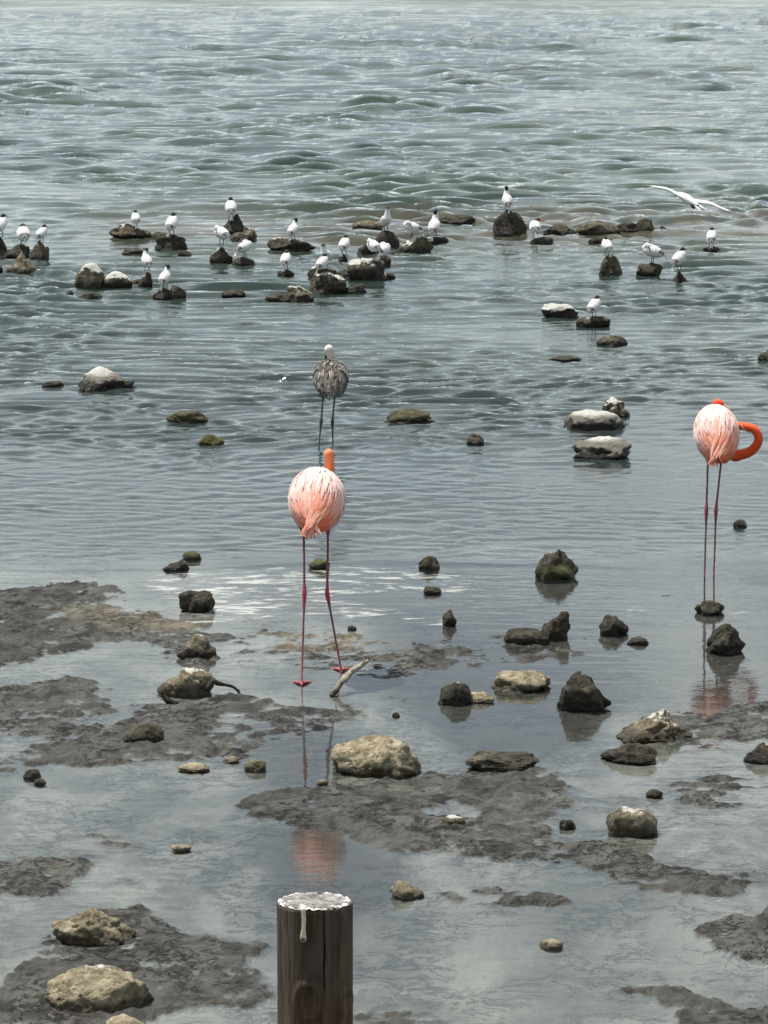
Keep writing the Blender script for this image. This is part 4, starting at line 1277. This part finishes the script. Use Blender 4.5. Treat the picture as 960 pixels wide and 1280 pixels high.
twig(st, [(452, 831, .13), (455, 827, .13), (455.5, 823.5, .13)], [.009, .006, .003], None)
root_a = branch('driftwood_root', [(299, 867, 0), (297, 863, .01), (290, 858, .02), (281, 856, .02), (272, 854, .01), (266, 852, .0), (258, 862, -.05)],
                [.006, .007, .007, .008, .012, .014, .010], M_TWIG, 'dark arching root with a pale knuckle leaning on the slanting tan rock', 6)
branch('driftwood_stump', [(221, 881, 0), (213, 878, .01), (206, 872, .02), (203, 865, .03), (202, 863, .03)], [.018, .016, .013, .011, .005],
       M_TWIG, 'short black stump of wood with pale tip before the slanting tan rock', 9)

# ------------------------------------------------------------------ wooden post
def post():
    Y = 9.35
    k = F / (Y * math.cos(PITCH) + (CAM_H - 1.0) * math.sin(PITCH))
    R0 = 47.0 / k
    tp = at_depth(393.5, 1127, Y)
    base = Vector((tp.x, Y, ground_z(tp.x, Y) - .25))
    hgt = tp.z - base.z
    na, nz_ = 400, 150
    V, Fc, Cc = [], [], []
    rdn = np.random.default_rng(4)
    A = -math.pi / 2 + np.concatenate([np.linspace(-1.55, 1.55, 330, endpoint=False), np.linspace(1.55, 2 * np.pi - 1.55, 70, endpoint=False)])
    zs = np.concatenate([np.linspace(0, hgt - .40, 30)[:-1], np.linspace(hgt - .40, hgt, nz_ - 29)])
    front = -math.pi / 2
    for z in zs:
        td = hgt - z
        slant = 0.0
        ca_, sa_ = np.cos(A), np.sin(A)
        taper = 1 + .02 * td
        n1 = fbm3(np.stack([ca_ * 2.5, sa_ * 2.5, np.full(na, z * .8)], -1), 3, .5, 3)
        n2 = fbm3(np.stack([ca_ * 26, sa_ * 26, np.full(na, z * 1.4)], -1), 3, .6, 8)
        r = R0 * taper * (1 + .012 * n1) + .0009 * n2
        # drying crack down the front, wandering
        ac = front + .26 + .02 * math.sin(td * 16) + .10 * max(0, td - .14) + .006 * math.sin(td * 70)
        da = np.angle(np.exp(1j * (A - ac)))
        wd = .013 + .010 * math.exp(-((td - .13) / .06) ** 2)
        crack = np.exp(-(da / wd) ** 2) * (1 if td < .215 else math.exp(-(td - .215) / .02))
        r = r - .012 * crack
        for a2, dep, zz0, zz1 in ((front - .75, .003, 0, .2), (front + .85, .003, .02, .3), (front - .25, .002, .05, .4)):
            d2 = np.angle(np.exp(1j * (A - a2 - .03 * math.sin(td * 22 + a2))))
            if zz0 < td < zz1: r = r - dep * np.exp(-(d2 / .010) ** 2)
        # swollen knot low on the front
        kd = np.sqrt(((np.angle(np.exp(1j * (A - front + .16)))) * R0 / .030) ** 2 + ((td - .250) / .040) ** 2)
        r = r + .007 * np.exp(-((kd - 1.15) / .35) ** 2) - .006 * np.exp(-(kd / .55) ** 2)
        kd2 = np.sqrt(((np.angle(np.exp(1j * (A - front - 1.0)))) * R0 / .030) ** 2 + ((td - .265) / .030) ** 2)
        r = r + .005 * np.exp(-((kd2 - 1.0) / .4) ** 2)
        topcut = .005 * sa_           # the saw cut leans towards the sea side
        ztop = z - topcut * (z / hgt) ** 8
        if td < .006: r = r - .004
        for j in range(na):
            V.append((r[j] * ca_[j], r[j] * sa_[j], ztop[j] + (.0015 * math.sin(j * .9) + .002 * math.sin(j * .37) if td < .004 else 0)))
        g = 1.0 + .25 * n1 + .07 * n2 - .85 * crack
        rim = 1.0 if td < .004 else 0
        ring = np.exp(-((kd - .85) / .12) ** 2) * .4 + np.exp(-((kd - .45) / .10) ** 2) * .35
        lo = .30 * sstep(.15, .30, td)
        redd = np.exp(-(kd / .9) ** 2) * .25 + lo
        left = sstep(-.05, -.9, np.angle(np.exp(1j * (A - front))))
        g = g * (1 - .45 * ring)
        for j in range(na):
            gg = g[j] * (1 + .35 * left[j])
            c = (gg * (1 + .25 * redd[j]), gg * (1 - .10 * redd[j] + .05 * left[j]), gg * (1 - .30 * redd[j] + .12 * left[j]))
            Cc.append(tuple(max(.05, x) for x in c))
    nr = len(zs)
    for i in range(nr - 1):
        for j in range(na):
            a = i * na + j; b = i * na + (j + 1) % na
            Fc.append((a, b, b + na, a + na))
    Fc.append(tuple(range(na))[::-1])
    me = mesh_from('wooden_post', V, Fc, Cc)
    o = link('wooden_post', me, mat_wood('weathered_post_wood', (.042, .030, .022), (.110, .080, .058), 2.0, 42))
    o.location = base
    tag(o, 'weathered brown round timber post with a drying crack, standing before the mud flat', 'post')
    # sawn end grain, a lid of its own: rough, grey, crusted white along the rim
    V, Fc, Cc = [], [], []
    nr2, na2 = 26, 120
    for i in range(nr2 + 1):
        rr = i / nr2
        for j in range(na2):
            a = 2 * math.pi * j / na2
            x, y = math.cos(a) * rr * (R0 - .0025), math.sin(a) * rr * (R0 - .0025)
            q = np.array([[x * 60, y * 60, 1.0]])
            f = float(fbm3(q, 4, .6, 5)[0]); f2 = float(fbm3(q * 3.1, 3, .6, 15)[0])
            V.append((x, y, hgt - .005 * math.sin(a) * rr + .003 + .0028 * f + .0016 * f2 - (.004 if i == nr2 else 0)))
            grey = .20 + .11 * f + .10 * f2 + .05 * math.sin(rr * 70)
            w = float(sstep(.86, 1.06, rr + .26 * f)) * (1.0 if math.sin(a) < .35 else .55)
            c = lerp3((grey, grey * .96, grey * .90), (.80, .79, .74), w)
            Cc.append(tuple(max(.03, v) for v in c))
    for i in range(nr2):
        for j in range(na2):
            a = i * na2 + j; b = i * na2 + (j + 1) % na2
            Fc.append((a, a + na2, b + na2, b))
    tl = link('sawn_top', mesh_from('sawn_top', V, Fc, Cc), M_SKIN, o)
    # dropping that has run down the front
    V, Fc, Cc = [], [], []
    ad = front - .30; n = 26
    for i in range(n + 1):
        t = i / n; td = -.002 + t * .086
        w = .0055 + .0022 * math.sin(t * 9) * .4 + .0035 * t ** 2 + (.006 * (1 - t / .08) if t < .08 else 0)
        if t > .92: w *= math.sqrt(max(0.02, 1 - ((t - .92) / .085) ** 2))
        a0 = ad + .02 * math.sin(t * 5) + .03 * t
        for f, lift in ((-1, .0006), (-.5, .0030), (0, .0042), (.5, .0032), (1, .0006)):
            a = a0 + f * w / R0
            r = R0 * (1 + .02 * max(td, 0)) * 1.008 + lift * (1 if t > .02 else .6)
            V.append((r * math.cos(a), r * math.sin(a), hgt + .005 * (1 - min(1, td / .05)) - td))
            hole = 1 if (t > .88 and abs(f) < .6 and t < .97) else 0
            g = .62 + .12 * math.sin(i * 1.7 + f * 3)
            Cc.append((g * .95, g * .86, g * .62) if not hole else (.10, .08, .05))
    for i in range(n):
        for j in range(4):
            a = i * 5 + j; Fc.append((a, a + 5, a + 6, a + 1))
    link('droppings_streak', mesh_from('droppings_streak', V, Fc, Cc), M_SKIN, o)
post()
